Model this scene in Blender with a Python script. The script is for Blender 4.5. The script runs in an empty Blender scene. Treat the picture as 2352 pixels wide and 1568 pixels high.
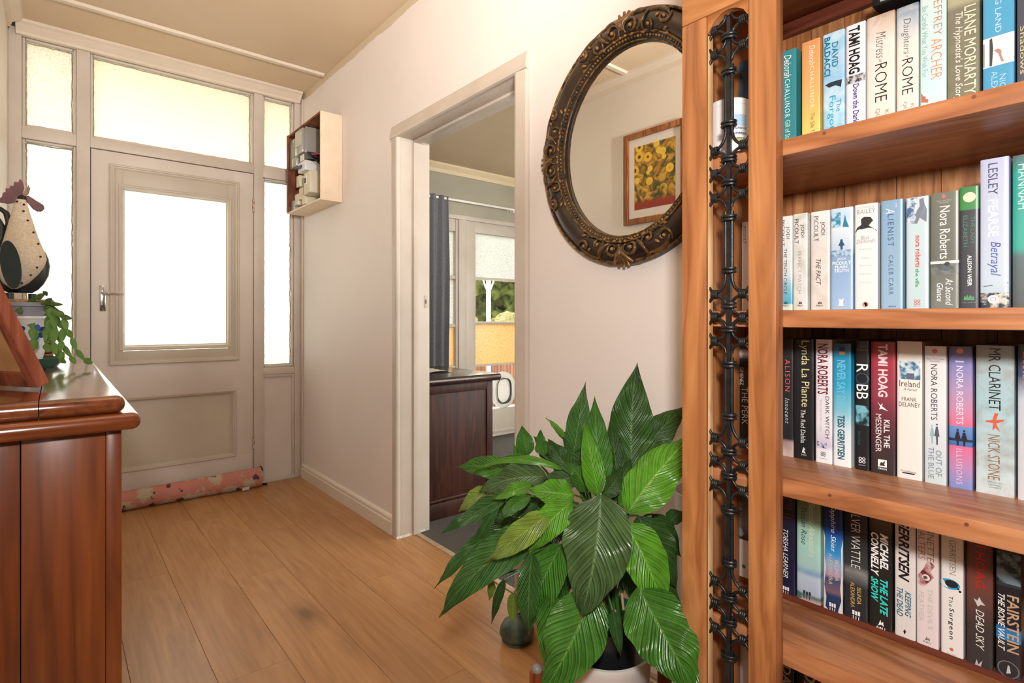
import bpy, bmesh, math, random
from mathutils import Vector, Matrix, noise
random.seed(7)
scn = bpy.context.scene
COL = scn.collection

# ------------------------------------------------------------------ camera, world, lights, exposure
FOC, CU, CV, EYE, YAW = 1256.0, 1176.0, 732.0, 1.05, math.radians(39.9)
cam_data = bpy.data.cameras.new('camera')
cam = bpy.data.objects.new('camera', cam_data); COL.objects.link(cam)
cam.location = (0, 0, EYE); cam.rotation_euler = (math.pi/2, 0, -YAW)
cam_data.sensor_width = 36; cam_data.lens = FOC/2352*36; cam_data.shift_y = -(784-CV)/2352
cam_data.clip_start = 0.01
scn.camera = cam

world = bpy.data.worlds.new('world'); scn.world = world; world.use_nodes = True
wn = world.node_tree.nodes; wn['Background'].inputs[0].default_value = (1.0, 0.985, 0.96, 1); wn['Background'].inputs[1].default_value = 8.5
scn.view_settings.view_transform = 'Standard'; scn.view_settings.look = 'None'
scn.view_settings.exposure = 0.08; scn.view_settings.gamma = 1.0; scn.view_settings.use_curve_mapping = False

def area_light(name, loc, target, size, power, color, spread=180):
    l = bpy.data.lights.new(name, 'AREA'); l.energy = power; l.color = color; l.size = size
    l.spread = math.radians(spread)
    o = bpy.data.objects.new(name, l); COL.objects.link(o); o.location = loc
    o.rotation_euler = (Vector(target)-Vector(loc)).to_track_quat('-Z', 'Y').to_euler(); return o
# the photographer's soft flash beside and above the lens
area_light('flash', (-0.10, -0.16, 1.38), (0.95, 1.0, 1.0), 0.10, 21.0, (1.0, 0.97, 0.94))
# the flash head turned up at the ceiling
area_light('bounce_flash', (0.30, 0.10, 1.75), (0.60, 1.75, 2.54), 0.12, 18.5, (1.0, 0.95, 0.91), 84)

# ------------------------------------------------------------------ geometry helpers
def ray(u, v):
    xc = (u-CU)/FOC
    return (math.sin(YAW)+xc*math.cos(YAW), math.cos(YAW)-xc*math.sin(YAW), (CV-v)/FOC)
def on_x(u, v, x): q = ray(u, v); t = x/q[0]; return Vector((x, q[1]*t, EYE+q[2]*t))
def on_y(u, v, y): q = ray(u, v); t = y/q[1]; return Vector((q[0]*t, y, EYE+q[2]*t))
def at_t(u, v, t): q = ray(u, v); return Vector((q[0]*t, q[1]*t, EYE+q[2]*t))

def lin(c):
    return tuple(((x/255)/12.92 if x/255 <= 0.04045 else ((x/255+0.055)/1.055)**2.4) for x in c)
def root(name, label, cat, loc=(0,0,0), group=None, kind=None):
    o = bpy.data.objects.new(name, None); COL.objects.link(o); o.location = loc; o.empty_display_size = 0.05
    tag(o, label, cat, group, kind); return o
def tag(o, label=None, cat=None, group=None, kind=None):
    if label: o['label'] = label
    if cat: o['category'] = cat
    if group: o['group'] = group
    if kind: o['kind'] = kind
    return o
def world_of(o):
    m = Matrix.LocRotScale(o.location, o.rotation_euler, o.scale)
    return (world_of(o.parent) @ o.matrix_parent_inverse @ m) if o.parent else m
def adopt(o, parent):
    if parent:
        o.parent = parent; o.matrix_parent_inverse = world_of(parent).inverted()
    return o
def link(name, me, mat, parent=None, smooth=False, angle=None):
    if mat: me.materials.append(mat)
    o = bpy.data.objects.new(name, me); COL.objects.link(o); adopt(o, parent)
    if smooth: me.polygons.foreach_set('use_smooth', [True]*len(me.polygons))
    if angle is not None:
        try: me.set_sharp_from_angle(angle=math.radians(angle))
        except Exception: pass
    me.update(); return o
def mesh(name, verts, faces, mat, parent=None, smooth=False, angle=None):
    me = bpy.data.meshes.new(name); me.from_pydata([tuple(v) for v in verts], [], faces); me.validate()
    return link(name, me, mat, parent, smooth, angle)
def bm_done(name, bm, mat, parent=None, smooth=False, angle=None):
    bmesh.ops.recalc_face_normals(bm, faces=bm.faces)
    me = bpy.data.meshes.new(name); bm.to_mesh(me); bm.free(); return link(name, me, mat, parent, smooth, angle)
def add_box(bm, lo, hi, bevel=0.0, seg=2):
    lo, hi = [min(a, b) for a, b in zip(lo, hi)], [max(a, b) for a, b in zip(lo, hi)]
    r = bmesh.ops.create_cube(bm, size=1.0); vs = r['verts']
    for v in vs:
        v.co = Vector([(lo[i]+hi[i])/2+v.co[i]*(hi[i]-lo[i]) for i in range(3)])
    if bevel > 0:
        es = list({e for v in vs for e in v.link_edges})
        bmesh.ops.bevel(bm, geom=es, offset=min(bevel, 0.45*min(hi[i]-lo[i] for i in range(3))), segments=seg, affect='EDGES', profile=0.5)
def box(name, lo, hi, mat, parent=None, bevel=0.0, seg=2):
    bm = bmesh.new(); add_box(bm, lo, hi, bevel, seg)
    return bm_done(name, bm, mat, parent, bevel > 0, 40)
def boxes(name, lst, mat, parent=None, bevel=0.0):
    bm = bmesh.new()
    for lo, hi in lst: add_box(bm, lo, hi, bevel)
    return bm_done(name, bm, mat, parent, bevel > 0, 40)
def tube_data(pts, r, n=8, closed=False, flat=1.0):
    pts = [Vector(p) for p in pts]; N = len(pts); rs = r if isinstance(r, (list, tuple)) else [r]*N
    vs, fs = [], []; up = None
    for i, p in enumerate(pts):
        if closed: t = pts[(i+1) % N]-pts[i-1]
        else: t = pts[min(i+1, N-1)]-pts[max(i-1, 0)]
        t.normalize()
        if up is None:
            up = t.orthogonal().normalized()
        else:
            up = up-t*up.dot(t)
            up = up.normalized() if up.length > 1e-6 else t.orthogonal().normalized()
        s = t.cross(up)
        for k in range(n):
            a = 2*math.pi*k/n; vs.append(p+(up*math.cos(a)+s*math.sin(a)*flat)*rs[i])
    R = N if closed else N-1
    for i in range(R):
        j = (i+1) % N
        for k in range(n): fs.append((i*n+k, i*n+(k+1) % n, j*n+(k+1) % n, j*n+k))
    if not closed: fs += [tuple(range(n-1, -1, -1)), tuple((N-1)*n+k for k in range(n))]
    return vs, fs
def tube(name, pts, r, mat, parent=None, n=8, closed=False):
    vs, fs = tube_data(pts, r, n, closed); return mesh(name, vs, fs, mat, parent, True, 60)
def tubes(name, lst, mat, parent=None, n=6):
    V, F = [], []
    for pts, r in lst:
        vs, fs = tube_data(pts, r, n); b = len(V); V += vs; F += [tuple(i+b for i in f) for f in fs]
    return mesh(name, V, F, mat, parent, True, 60)
def lathe(name, prof, center, mat, parent=None, n=40, sx=1, sy=1, angle=40, cap=False):
    vs, fs = [], []; c = Vector(center)
    for r, z in prof:
        for k in range(n):
            a = 2*math.pi*k/n; vs.append(c+Vector((r*sx*math.cos(a), r*sy*math.sin(a), z)))
    for i in range(len(prof)-1):
        for k in range(n): fs.append((i*n+k, i*n+(k+1) % n, (i+1)*n+(k+1) % n, (i+1)*n+k))
    if cap: fs += [tuple(range(n-1, -1, -1)), tuple((len(prof)-1)*n+k for k in range(n))]
    return mesh(name, vs, fs, mat, parent, True, angle)
def prism(name, pts, off, mat, parent=None, bevel=0.0, smooth=False):
    """a closed 3-D outline pushed along the vector off"""
    bm = bmesh.new(); a = [bm.verts.new(p) for p in pts]; b = [bm.verts.new(Vector(p)+Vector(off)) for p in pts]
    n = len(pts); bm.faces.new(a); bm.faces.new(b[::-1])
    for i in range(n): bm.faces.new((a[i], b[i], b[(i+1) % n], a[(i+1) % n]))
    if bevel: bmesh.ops.bevel(bm, geom=list(bm.edges), offset=bevel, segments=2, affect='EDGES')
    return bm_done(name, bm, mat, parent, smooth or bevel > 0, 35)
def sweep_profile(name, prof, a, b, mat, parent=None):
    """prof: list of offset Vectors, swept straight from a to b"""
    a, b = Vector(a), Vector(b); n = len(prof)
    vs = [a+Vector(p) for p in prof]+[b+Vector(p) for p in prof]
    fs = [(i, (i+1) % n, n+(i+1) % n, n+i) for i in range(n)]+[tuple(range(n-1, -1, -1)), tuple(range(n, 2*n))]
    o = mesh(name, vs, fs, mat, parent)
    bm = bmesh.new(); bm.from_mesh(o.data); bmesh.ops.recalc_face_normals(bm, faces=bm.faces); bm.to_mesh(o.data); bm.free(); return o
def ball(name, c, r, mat, parent=None, sub=2, scale=(1,1,1)):
    bm = bmesh.new(); bmesh.ops.create_icosphere(bm, subdivisions=sub, radius=1.0)
    for v in bm.verts: v.co = Vector((v.co.x*r*scale[0], v.co.y*r*scale[1], v.co.z*r*scale[2]))+Vector(c)
    return bm_done(name, bm, mat, parent, True)

# ------------------------------------------------------------------ material helpers
def new_mat(name):
    m = bpy.data.materials.new(name); m.use_nodes = True; nt = m.node_tree
    return m, nt, nt.nodes['Principled BSDF']
def N(nt, kind, **kw):
    n = nt.nodes.new(kind)
    for k, v in kw.items():
        if k.startswith('i_'):
            key = k[2:]; n.inputs[int(key) if key.isdigit() else key.replace('_', ' ')].default_value = v
        else: setattr(n, k, v)
    return n
def ramp(nt, stops, interp='LINEAR'):
    r = nt.nodes.new('ShaderNodeValToRGB'); cr = r.color_ramp; cr.interpolation = interp
    while len(cr.elements) < len(stops): cr.elements.new(0.5)
    for e, (p, c) in zip(cr.elements, stops): e.position = p; e.color = (*c, 1)
    return r
def coords(nt, scale=(1,1,1), rot=(0,0,0), kind='Object'):
    tc = nt.nodes.new('ShaderNodeTexCoord'); mp = nt.nodes.new('ShaderNodeMapping')
    mp.inputs['Scale'].default_value = scale; mp.inputs['Rotation'].default_value = rot
    nt.links.new(tc.outputs[kind], mp.inputs['Vector']); return mp.outputs[0]
def add_bump(nt, bsdf, height, strength=0.2, dist=0.002):
    b = nt.nodes.new('ShaderNodeBump'); b.inputs['Strength'].default_value = strength; b.inputs['Distance'].default_value = dist
    nt.links.new(height, b.inputs['Height']); nt.links.new(b.outputs[0], bsdf.inputs['Normal'])
def plain(name, c, rough=0.5, metal=0.0, spec=0.5, coat=0.0, emit=None, estr=0):
    m, nt, b = new_mat(name); b.inputs['Base Color'].default_value = (*lin(c), 1); b.inputs['Roughness'].default_value = rough
    b.inputs['Metallic'].default_value = metal; b.inputs['Specular IOR Level'].default_value = spec; b.inputs['Coat Weight'].default_value = coat
    if emit: b.inputs['Emission Color'].default_value = (*lin(emit), 1); b.inputs['Emission Strength'].default_value = estr
    return m
def mottled(name, c1, c2, scale=8, rough=0.6, bump=0.0, detail=4, spread=(0.35, 0.65), spec=0.4, metal=0.0, bscale=None):
    m, nt, b = new_mat(name); v = coords(nt)
    n = N(nt, 'ShaderNodeTexNoise', i_Scale=scale, i_Detail=detail); nt.links.new(v, n.inputs['Vector'])
    r = ramp(nt, [(spread[0], lin(c1)), (spread[1], lin(c2))]); nt.links.new(n.outputs[0], r.inputs[0])
    nt.links.new(r.outputs[0], b.inputs['Base Color']); b.inputs['Roughness'].default_value = rough; b.inputs['Specular IOR Level'].default_value = spec
    b.inputs['Metallic'].default_value = metal
    if bump:
        n2 = N(nt, 'ShaderNodeTexNoise', i_Scale=bscale or scale*6, i_Detail=3); nt.links.new(v, n2.inputs['Vector']); add_bump(nt, b, n2.outputs[0], bump)
    return m
def wood(name, dark, mid, light, axis='z', scale=1.0, rough=0.4, vary=0.25, bump=0.08, spec=0.5, knots=0.0, streak=0.35, coat=0.0):
    m, nt, b = new_mat(name); ax = 'xyz'.index(axis)
    tc = nt.nodes.new('ShaderNodeTexCoord'); oi = nt.nodes.new('ShaderNodeObjectInfo')
    off = N(nt, 'ShaderNodeVectorMath', operation='SCALE'); off.inputs[0].default_value = (3.1, 5.7, 4.3); nt.links.new(oi.outputs['Random'], off.inputs['Scale'])
    add = N(nt, 'ShaderNodeVectorMath', operation='ADD'); nt.links.new(tc.outputs['Object'], add.inputs[0]); nt.links.new(off.outputs[0], add.inputs[1])
    mp = nt.nodes.new('ShaderNodeMapping'); s = [9*scale]*3; s[ax] = 1.1*scale; mp.inputs['Scale'].default_value = s
    nt.links.new(add.outputs[0], mp.inputs['Vector'])
    n1 = N(nt, 'ShaderNodeTexNoise', i_Scale=1.6, i_Detail=3, i_Distortion=1.6); nt.links.new(mp.outputs[0], n1.inputs['Vector'])
    mp2 = nt.nodes.new('ShaderNodeMapping'); s2 = [130*scale]*3; s2[ax] = 5*scale; mp2.inputs['Scale'].default_value = s2; nt.links.new(add.outputs[0], mp2.inputs['Vector'])
    n2 = N(nt, 'ShaderNodeTexNoise', i_Scale=1.0, i_Detail=2, i_Distortion=0.4); nt.links.new(mp2.outputs[0], n2.inputs['Vector'])
    # growth rings: folded noise
    mul = N(nt, 'ShaderNodeMath', operation='MULTIPLY'); mul.inputs[1].default_value = 7.0; nt.links.new(n1.outputs[0], mul.inputs[0])
    fr = N(nt, 'ShaderNodeMath', operation='PINGPONG'); fr.inputs[1].default_value = 1.0; nt.links.new(mul.outputs[0], fr.inputs[0])
    mixf = N(nt, 'ShaderNodeMix', data_type='FLOAT'); mixf.inputs[0].default_value = streak
    nt.links.new(fr.outputs[0], mixf.inputs[2]); nt.links.new(n2.outputs[0], mixf.inputs[3])
    r = ramp(nt, [(0.12, lin(dark)), (0.45, lin(mid)), (0.85, lin(light))]); nt.links.new(mixf.outputs[0], r.inputs[0])
    hsv = nt.nodes.new('ShaderNodeHueSaturation'); mr = N(nt, 'ShaderNodeMapRange'); mr.inputs[3].default_value = 1-vary; mr.inputs[4].default_value = 1+vary
    nt.links.new(oi.outputs['Random'], mr.inputs[0]); nt.links.new(mr.outputs[0], hsv.inputs['Value']); nt.links.new(r.outputs[0], hsv.inputs['Color'])
    out = hsv.outputs[0]
    if knots:
        vo = N(nt, 'ShaderNodeTexVoronoi', i_Scale=knots); mp3 = nt.nodes.new('ShaderNodeMapping'); s3 = [1.0]*3; s3[ax] = 0.45; mp3.inputs['Scale'].default_value = s3
        nt.links.new(add.outputs[0], mp3.inputs['Vector']); nt.links.new(mp3.outputs[0], vo.inputs['Vector'])
        kr = ramp(nt, [(0.03, (0.3,0.3,0.3)), (0.10, (0.75,0.75,0.75)), (0.22, (1,1,1))]); nt.links.new(vo.outputs['Distance'], kr.inputs[0])
        mx = N(nt, 'ShaderNodeMix', data_type='RGBA', blend_type='MULTIPLY'); mx.inputs[0].default_value = 0.8
        nt.links.new(out, mx.inputs[6]); nt.links.new(kr.outputs[0], mx.inputs[7]); out = mx.outputs[2]
    nt.links.new(out, b.inputs['Base Color']); b.inputs['Roughness'].default_value = rough; b.inputs['Specular IOR Level'].default_value = spec
    b.inputs['Coat Weight'].default_value = coat; b.inputs['Coat Roughness'].default_value = 0.12
    if bump: add_bump(nt, b, n2.outputs[0], bump, 0.001)
    return m
def obscure_glass(name, tint=(0.58, 0.58, 0.56), scale=230, strength=0.6, vary=0.30):
    m, nt, b = new_mat(name); out = nt.nodes['Material Output']
    nt.nodes.remove(b); v = coords(nt)
    vo = N(nt, 'ShaderNodeTexVoronoi', i_Scale=scale, feature='SMOOTH_F1'); nt.links.new(v, vo.inputs['Vector'])
    bp = nt.nodes.new('ShaderNodeBump'); bp.inputs['Strength'].default_value = strength; bp.inputs['Distance'].default_value = 0.002; nt.links.new(vo.outputs['Distance'], bp.inputs['Height'])
    cr_ = ramp(nt, [(0.25, tuple(min(1, x*(1+vary*0.5)) for x in tint)), (0.75, tuple(x*(1-vary) for x in tint))]); nt.links.new(vo.outputs['Distance'], cr_.inputs[0])
    tr = N(nt, 'ShaderNodeBsdfTranslucent'); nt.links.new(cr_.outputs[0], tr.inputs[0]); nt.links.new(bp.outputs[0], tr.inputs['Normal'])
    rf = N(nt, 'ShaderNodeBsdfRefraction'); nt.links.new(cr_.outputs[0], rf.inputs[0]); rf.inputs['Roughness'].default_value = 0.35; rf.inputs['IOR'].default_value = 1.15; nt.links.new(bp.outputs[0], rf.inputs['Normal'])
    mx = nt.nodes.new('ShaderNodeMixShader'); mx.inputs[0].default_value = 0.45; nt.links.new(tr.outputs[0], mx.inputs[1]); nt.links.new(rf.outputs[0], mx.inputs[2])
    gl = N(nt, 'ShaderNodeBsdfGlossy'); gl.inputs['Roughness'].default_value = 0.15; nt.links.new(bp.outputs[0], gl.inputs['Normal'])
    m2 = nt.nodes.new('ShaderNodeMixShader'); m2.inputs[0].default_value = 0.05; nt.links.new(mx.outputs[0], m2.inputs[1]); nt.links.new(gl.outputs[0], m2.inputs[2])
    nt.links.new(m2.outputs[0], out.inputs[0]); return m
def clear_glass(name):
    m, nt, b = new_mat(name); out = nt.nodes['Material Output']; nt.nodes.remove(b)
    tr = N(nt, 'ShaderNodeBsdfTransparent'); tr.inputs[0].default_value = (0.97, 0.98, 0.97, 1); gl = N(nt, 'ShaderNodeBsdfGlossy'); gl.inputs['Roughness'].default_value = 0.02
    mx = nt.nodes.new('ShaderNodeMixShader'); mx.inputs[0].default_value = 0.06; nt.links.new(tr.outputs[0], mx.inputs[1]); nt.links.new(gl.outputs[0], mx.inputs[2]); nt.links.new(mx.outputs[0], out.inputs[0]); return m

M = {}
M['trim'] = mottled('trim_paint', (196, 184, 170), (205, 194, 181), 5, 0.42, 0.04, bscale=60)
M['door'] = mottled('door_paint', (208, 197, 186), (215, 205, 195), 4, 0.42, 0.04, bscale=60)
M['door_panel'] = mottled('door_panel_paint', (190, 179, 162), (197, 187, 170), 4, 0.45, 0.04, bscale=60)
M['ceiling'] = mottled('ceiling_paint', (203, 180, 150), (209, 187, 158), 2.5, 0.7, 0.05, bscale=90)
M['ceil_trim'] = mottled('ceiling_trim_paint', (212, 196, 176), (218, 203, 184), 5, 0.5, 0.03)
M['skirt'] = mottled('skirting_paint', (222, 210, 194), (228, 217, 203), 5, 0.4, 0.03)
M['room_wall'] = mottled('room_wall_paint', (164, 158, 140), (170, 165, 148), 3, 0.7, 0.03)
M['white_paint'] = plain('white_paint', (232, 230, 224), 0.4)
M['chrome'] = plain('chrome', (205, 205, 205), 0.15, 1.0)
M['black'] = plain('hole_shade_black', (22, 22, 24), 0.35)
M['obscure'] = obscure_glass('pebbled_glass')
M['obscure_up'] = obscure_glass('pebbled_glass_upper', (0.70, 0.68, 0.645), 230, 0.6, 0.22)
M['obscure_fine'] = obscure_glass('stippled_glass_upper', (0.74, 0.71, 0.665), 120, 0.2, 0.03)
M['obscure_door'] = obscure_glass('frosted_door_glass', (0.80, 0.81, 0.78), 160, 0.2, 0.05)
M['obscure_room'] = obscure_glass('pebbled_room_glass', (0.50, 0.505, 0.48), 200, 0.6, 0.30)
M['clear'] = clear_glass('clear_glass')
M['rust'] = mottled('painted_rusty_hinge', (196, 178, 160), (140, 84, 48), 90, 0.6, 0.1, spread=(0.5, 0.62))

# wall paint on the right-hand wall, with the ceiling colour cut in unevenly at the top
def wall_paint(name, c, top=None):
    m, nt, b = new_mat(name); v = coords(nt)
    n = N(nt, 'ShaderNodeTexNoise', i_Scale=2.2, i_Detail=3); nt.links.new(v, n.inputs['Vector'])
    c2 = tuple(min(255, x+5) for x in c); r = ramp(nt, [(0.35, lin(c)), (0.65, lin(c2))]); nt.links.new(n.outputs[0], r.inputs[0]); col = r.outputs[0]
    if top:
        sp = nt.nodes.new('ShaderNodeSeparateXYZ'); nt.links.new(v, sp.inputs[0])
        n3 = N(nt, 'ShaderNodeTexNoise', i_Scale=5.0, i_Detail=4); nt.links.new(v, n3.inputs['Vector'])
        ad = N(nt, 'ShaderNodeMath', operation='MULTIPLY_ADD'); ad.inputs[1].default_value = 0.05; nt.links.new(n3.outputs[0], ad.inputs[0]); nt.links.new(sp.outputs[2], ad.inputs[2])
        gt = N(nt, 'ShaderNodeMath', operation='GREATER_THAN'); gt.inputs[1].default_value = top; nt.links.new(ad.outputs[0], gt.inputs[0])
        mx = N(nt, 'ShaderNodeMix', data_type='RGBA'); nt.links.new(gt.outputs[0], mx.inputs[0]); nt.links.new(col, mx.inputs[6]); mx.inputs[7].default_value = (*lin((207, 190, 162)), 1); col = mx.outputs[2]
    nt.links.new(col, b.inputs['Base Color']); b.inputs['Roughness'].default_value = 0.5; b.inputs['Specular IOR Level'].default_value = 0.35
    n2 = N(nt, 'ShaderNodeTexNoise', i_Scale=70, i_Detail=2); nt.links.new(v, n2.inputs['Vector']); add_bump(nt, b, n2.outputs[0], 0.05)
    return m
M['wall'] = wall_paint('hall_wall_paint', (228, 219, 213), 2.525)
M['wall_plain'] = wall_paint('hall_wall_paint_plain', (224, 215, 203))

# ------------------------------------------------------------------ structure: hall shell
XL, XR, YB, YF, ZC = -0.18, 1.27, 3.71, -2.0, 2.54     # left wall, right wall, door wall, wall behind the camera, ceiling
DY0, DY1, DZ = 1.485, 2.350, 1.9185                       # doorway opening in the right wall
def struct(name, lst, mat, label, cat='wall', bevel=0.0):
    return tag(boxes(name, lst, mat, None, bevel), label, cat, None, 'structure')
struct('wall_right', [((XR, YF, 0), (1.41, DY0-0.03, ZC)), ((XR, DY1+0.03, 0), (1.41, YB+0.12, ZC)), ((XR, DY0-0.03, DZ+0.03), (1.41, DY1+0.03, ZC))], M['wall'],
       'pale pinkish-white plaster wall with the doorway, mirror and meter box')
struct('wall_left', [((XL-0.12, YF, 0), (XL, YB+0.12, ZC))], M['wall_plain'], 'pale cream plaster wall behind the rooster and sideboard')
struct('wall_front', [((XL-0.12, YF-0.12, 0), (1.41, YF, ZC))], M['wall_plain'], 'pale plaster wall closing the hall opposite the front door')
ceil = struct('ceiling', [((XL-0.12, YF-0.12, ZC), (1.41, YB+0.12, ZC+0.1))], M['ceiling'], 'tan painted ceiling with thin battens', 'ceiling')
for y in (3.30, 2.10, 0.90, -0.3):
    sweep_profile('ceiling_batten', [(0, -0.022, 0), (0, -0.014, -0.012), (0, 0.014, -0.012), (0, 0.022, 0)], (XL, y, ZC), (XR-0.012, y, ZC), M['ceil_trim'], ceil)

# floor: laminate planks along the hall
M['laminate'] = wood('oak_laminate', (154, 108, 66), (174, 126, 80), (190, 144, 96), 'y', 0.62, 0.36, 0.06, 0.06, 0.5, 3.0, 0.72)
fl = struct('floor', [((XL-0.12, YF, -0.05), (1.36, YB+0.02, -0.004))], plain('plank_joint', (112, 80, 50), 0.7), 'oak-look laminate plank floor', 'floor')
seams = [-0.20, -0.026, 0.168, 0.362, 0.556, 0.750, 0.944, 1.138, 1.345]
joints = {0: [2.1], 1: [3.05, 1.5], 2: [2.65, 1.1], 3: [3.27, 1.74], 4: [2.39, 0.85], 5: [2.85, 1.35], 6: [2.05, 0.5], 7: [3.4, 1.9]}
for i in range(len(seams)-1):
    ys = [YB-0.005]+joints[i]; last = ys[-1]
    while last > YF: last -= 1.54; ys.append(max(last, YF))
    for a, b in zip(ys[:-1], ys[1:]):
        x1 = min(seams[i+1], XR) if (a <= DY0 or b >= DY1) else seams[i+1]
        if i == 7: x1 = XR
        box('plank', (seams[i]+0.0005, b+0.0005, -0.012), (x1-0.0005, a-0.0005, 0.0), M['laminate'], fl, 0.0004, 1)
box('plank', (XR, DY0, -0.012), (1.345, DY1, 0.0), M['laminate'], fl, 0.0008, 1)

# skirting boards and cornice
def skirt(name, a, b, nx, ny, label):
    p = [(0,0,0), (0.018,0,0), (0.018,0,0.060), (0.013,0,0.064), (0.013,0,0.070), (0.016,0,0.073), (0.014,0,0.082), (0.006,0,0.088), (0,0,0.090)]
    o = sweep_profile(name, [(nx*x+0*z, ny*x, z) for x, _, z in p], a, b, M['skirt']); return tag(o, label, 'skirting', None, 'structure')
skirt('baseboard_right', (XR, YB-0.03, 0), (XR, DY1+0.065, 0), -1, 0, 'white moulded skirting between front door and doorway')
skirt('baseboard_near', (XR, DY0-0.065, 0), (XR, YF, 0), -1, 0, 'white moulded skirting behind the potted plant and bookcase')
skirt('baseboard_left', (XL, YF, 0), (XL, YB-0.03, 0), 1, 0, 'white moulded skirting behind the sideboard')
tag(sweep_profile('trim_1', [(0, 0, 0), (0, -0.075, 0), (0, -0.075, -0.012), (0, -0.060, -0.020), (0, -0.030, -0.048), (0, -0.024, -0.060), (0, 0, -0.060)], (XL+0.03, YB, ZC), (XR-0.02, YB, ZC), M['ceil_trim']),
    'scotia cornice above the front door windows', 'cornice', None, 'structure')
tag(sweep_profile('trim_2', [(0, 0, 0), (0.06, 0, 0), (0.055, 0, -0.012), (0.02, 0, -0.035), (0.012, 0, -0.06), (0, 0, -0.06)], (XL, YF, ZC), (XL, YB-0.08, ZC), M['ceil_trim']),
    'pale scotia cornice on the wall reflected in the mirror', 'cornice', None, 'structure')

# ------------------------------------------------------------------ front wall: door frame, sidelights, transom, door
F0, F1 = YB, YB+0.09           # frame faces
wb = root('wall_back', 'painted timber frame around the front door and its windows', 'door frame', (0.55, YB, 0), None, 'structure')
xs = dict(l0=XL, l1=-0.128, m1a=0.088, m1b=0.146, m2a=0.970, m2b=1.022, r0=1.222, r1=XR)
def member(lo, hi, dy=0.0, name='frame_member'): return box(name, (lo[0], F0+dy, lo[1]), (hi[0], F1, hi[1]), M['trim'], wb, 0.003)
box('threshold', (XL, F0+0.002, -0.06), (XR, F1+0.06, 0.012), M['trim'], wb, 0.002)
member((XL, 0), (-0.128, ZC-0.02)); member((1.222, 0), (XR, ZC-0.02))
member((0.088, 0), (0.146, ZC-0.04)); member((0.970, 0), (1.024, ZC-0.04))
member((-0.128, 2.484), (1.222, ZC-0.02), 0.006, 'head')
member((-0.128, 1.968), (0.088, 2.030), 0.004, 'transom_rail'); member((0.146, 1.974), (0.970, 2.030), 0.004, 'transom_rail'); member((1.024, 1.958), (1.222, 2.028), 0.004, 'transom_rail')
member((-0.128, 0.700), (0.088, 0.745), 0.004, 'sill_rail'); member((1.024, 0.690), (1.222, 0.735), 0.004, 'sill_rail')
# timber panels below the side windows
for x0, x1 in ((-0.128, 0.088), (1.024, 1.222)):
    box('side_panel', (x0, F0+0.028, 0.0), (x1, F0+0.05, 0.700), M['door'], wb)
    for lo, hi in (((x0, 0), (x0+0.012, 0.69)), ((x1-0.012, 0), (x1, 0.69)), ((x0+0.012, 0.672), (x1-0.012, 0.69))):
        box('panel_bead', (lo[0], F0+0.012, lo[1]), (hi[0], F0+0.03, hi[1]), M['trim'], wb, 0.003)
box('corner_strip', (XR-0.012, F0-0.03, 0), (XR, F0, ZC-0.03), M['trim'], wb, 0.003)
M['putty'] = mottled('old_putty', (186, 176, 150), (150, 140, 120), 60, 0.8, 0.2)
def window(k, x0, x1, z0, z1, label, gm):
    w = root('window_%d' % k, label, 'window', ((x0+x1)/2, F0, z0), None, 'structure')
    box('pane', (x0+0.004, F0+0.046, z0+0.004), (x1-0.004, F0+0.050, z1-0.004), gm, w)
    b = 0.013
    for lo, hi in (((x0, z0), (x0+b, z1)), ((x1-b, z0), (x1, z1)), ((x0+b, z0), (x1-b, z0+b)), ((x0+b, z1-b), (x1-b, z1))):
        prof = box('glazing_bead', (lo[0], F0+0.018, lo[1]), (hi[0], F0+0.046, hi[1]), M['trim'], w, 0.006)
    # uneven putty line round the glass
    for (ax, a0, a1, fx) in (('z', z0+b, z1-b, x0+b), ('z', z0+b, z1-b, x1-b), ('x', x0+b, x1-b, z0+b), ('x', x0+b, x1-b, z1-b)):
        n = max(6, int((a1-a0)/0.02)); pts = []
        sgn = 1 if fx in (x0+b, z0+b) else -1
        for i in range(n+1):
            s = a0+(a1-a0)*i/n; d = sgn*(0.003+0.0035*noise.noise((s*40, fx*7, k)))
            pts.append((fx+d, F0+0.045, s) if ax == 'z' else (s, F0+0.045, fx+d))
        tube('putty', pts, 0.0035, M['putty'], w, 5)
    return w
window(1, -0.128, 0.088, 0.745, 1.968, 'tall pebbled sidelight window behind the rooster', M['obscure'])
window(2, -0.128, 0.088, 2.030, 2.484, 'small pebbled fanlight above the tall sidelight', M['obscure_up'])
window(3, 0.146, 0.970, 2.030, 2.484, 'wide obscured transom window above the front door', M['obscure_fine'])
window(4, 1.024, 1.222, 2.028, 2.484, 'small fanlight beside the meter box', M['obscure_fine'])
window(5, 1.024, 1.222, 0.735, 1.958, 'tall narrow sidelight under the meter box', M['obscure'])

dr = root('door_1', 'cream painted front door with large obscured glass pane', 'door', (0.56, F0, 0), None, 'structure')
dx0, dx1, dz0, dz1, df = 0.150, 0.967, 0.035, 1.970, F0+0.012
gx0, gx1, gz0, gz1 = 0.285, 0.828, 0.888, 1.775      # glass opening
px0, px1, pz0, pz1 = 0.232, 0.862, 0.205, 0.603      # lower panel
for n, lo, hi in (('stile', (dx0, dz0), (gx0-0.03, dz1)), ('stile', (gx1+0.03, dz0), (dx1, dz1)), ('rail', (gx0-0.03, gz1+0.03), (gx1+0.03, dz1)),
                  ('rail', (gx0-0.03, pz1), (gx1+0.03, gz0-0.03)), ('rail', (gx0-0.03, dz0), (gx1+0.03, pz0))):
    box(n, (lo[0], df, lo[1]), (hi[0], df+0.042, hi[1]), M['door'], dr, 0.0008)
box('lower_panel', (px0, df+0.016, pz0-0.01), (px1, df+0.03, pz1+0.01), M['door_panel'], dr)
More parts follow.
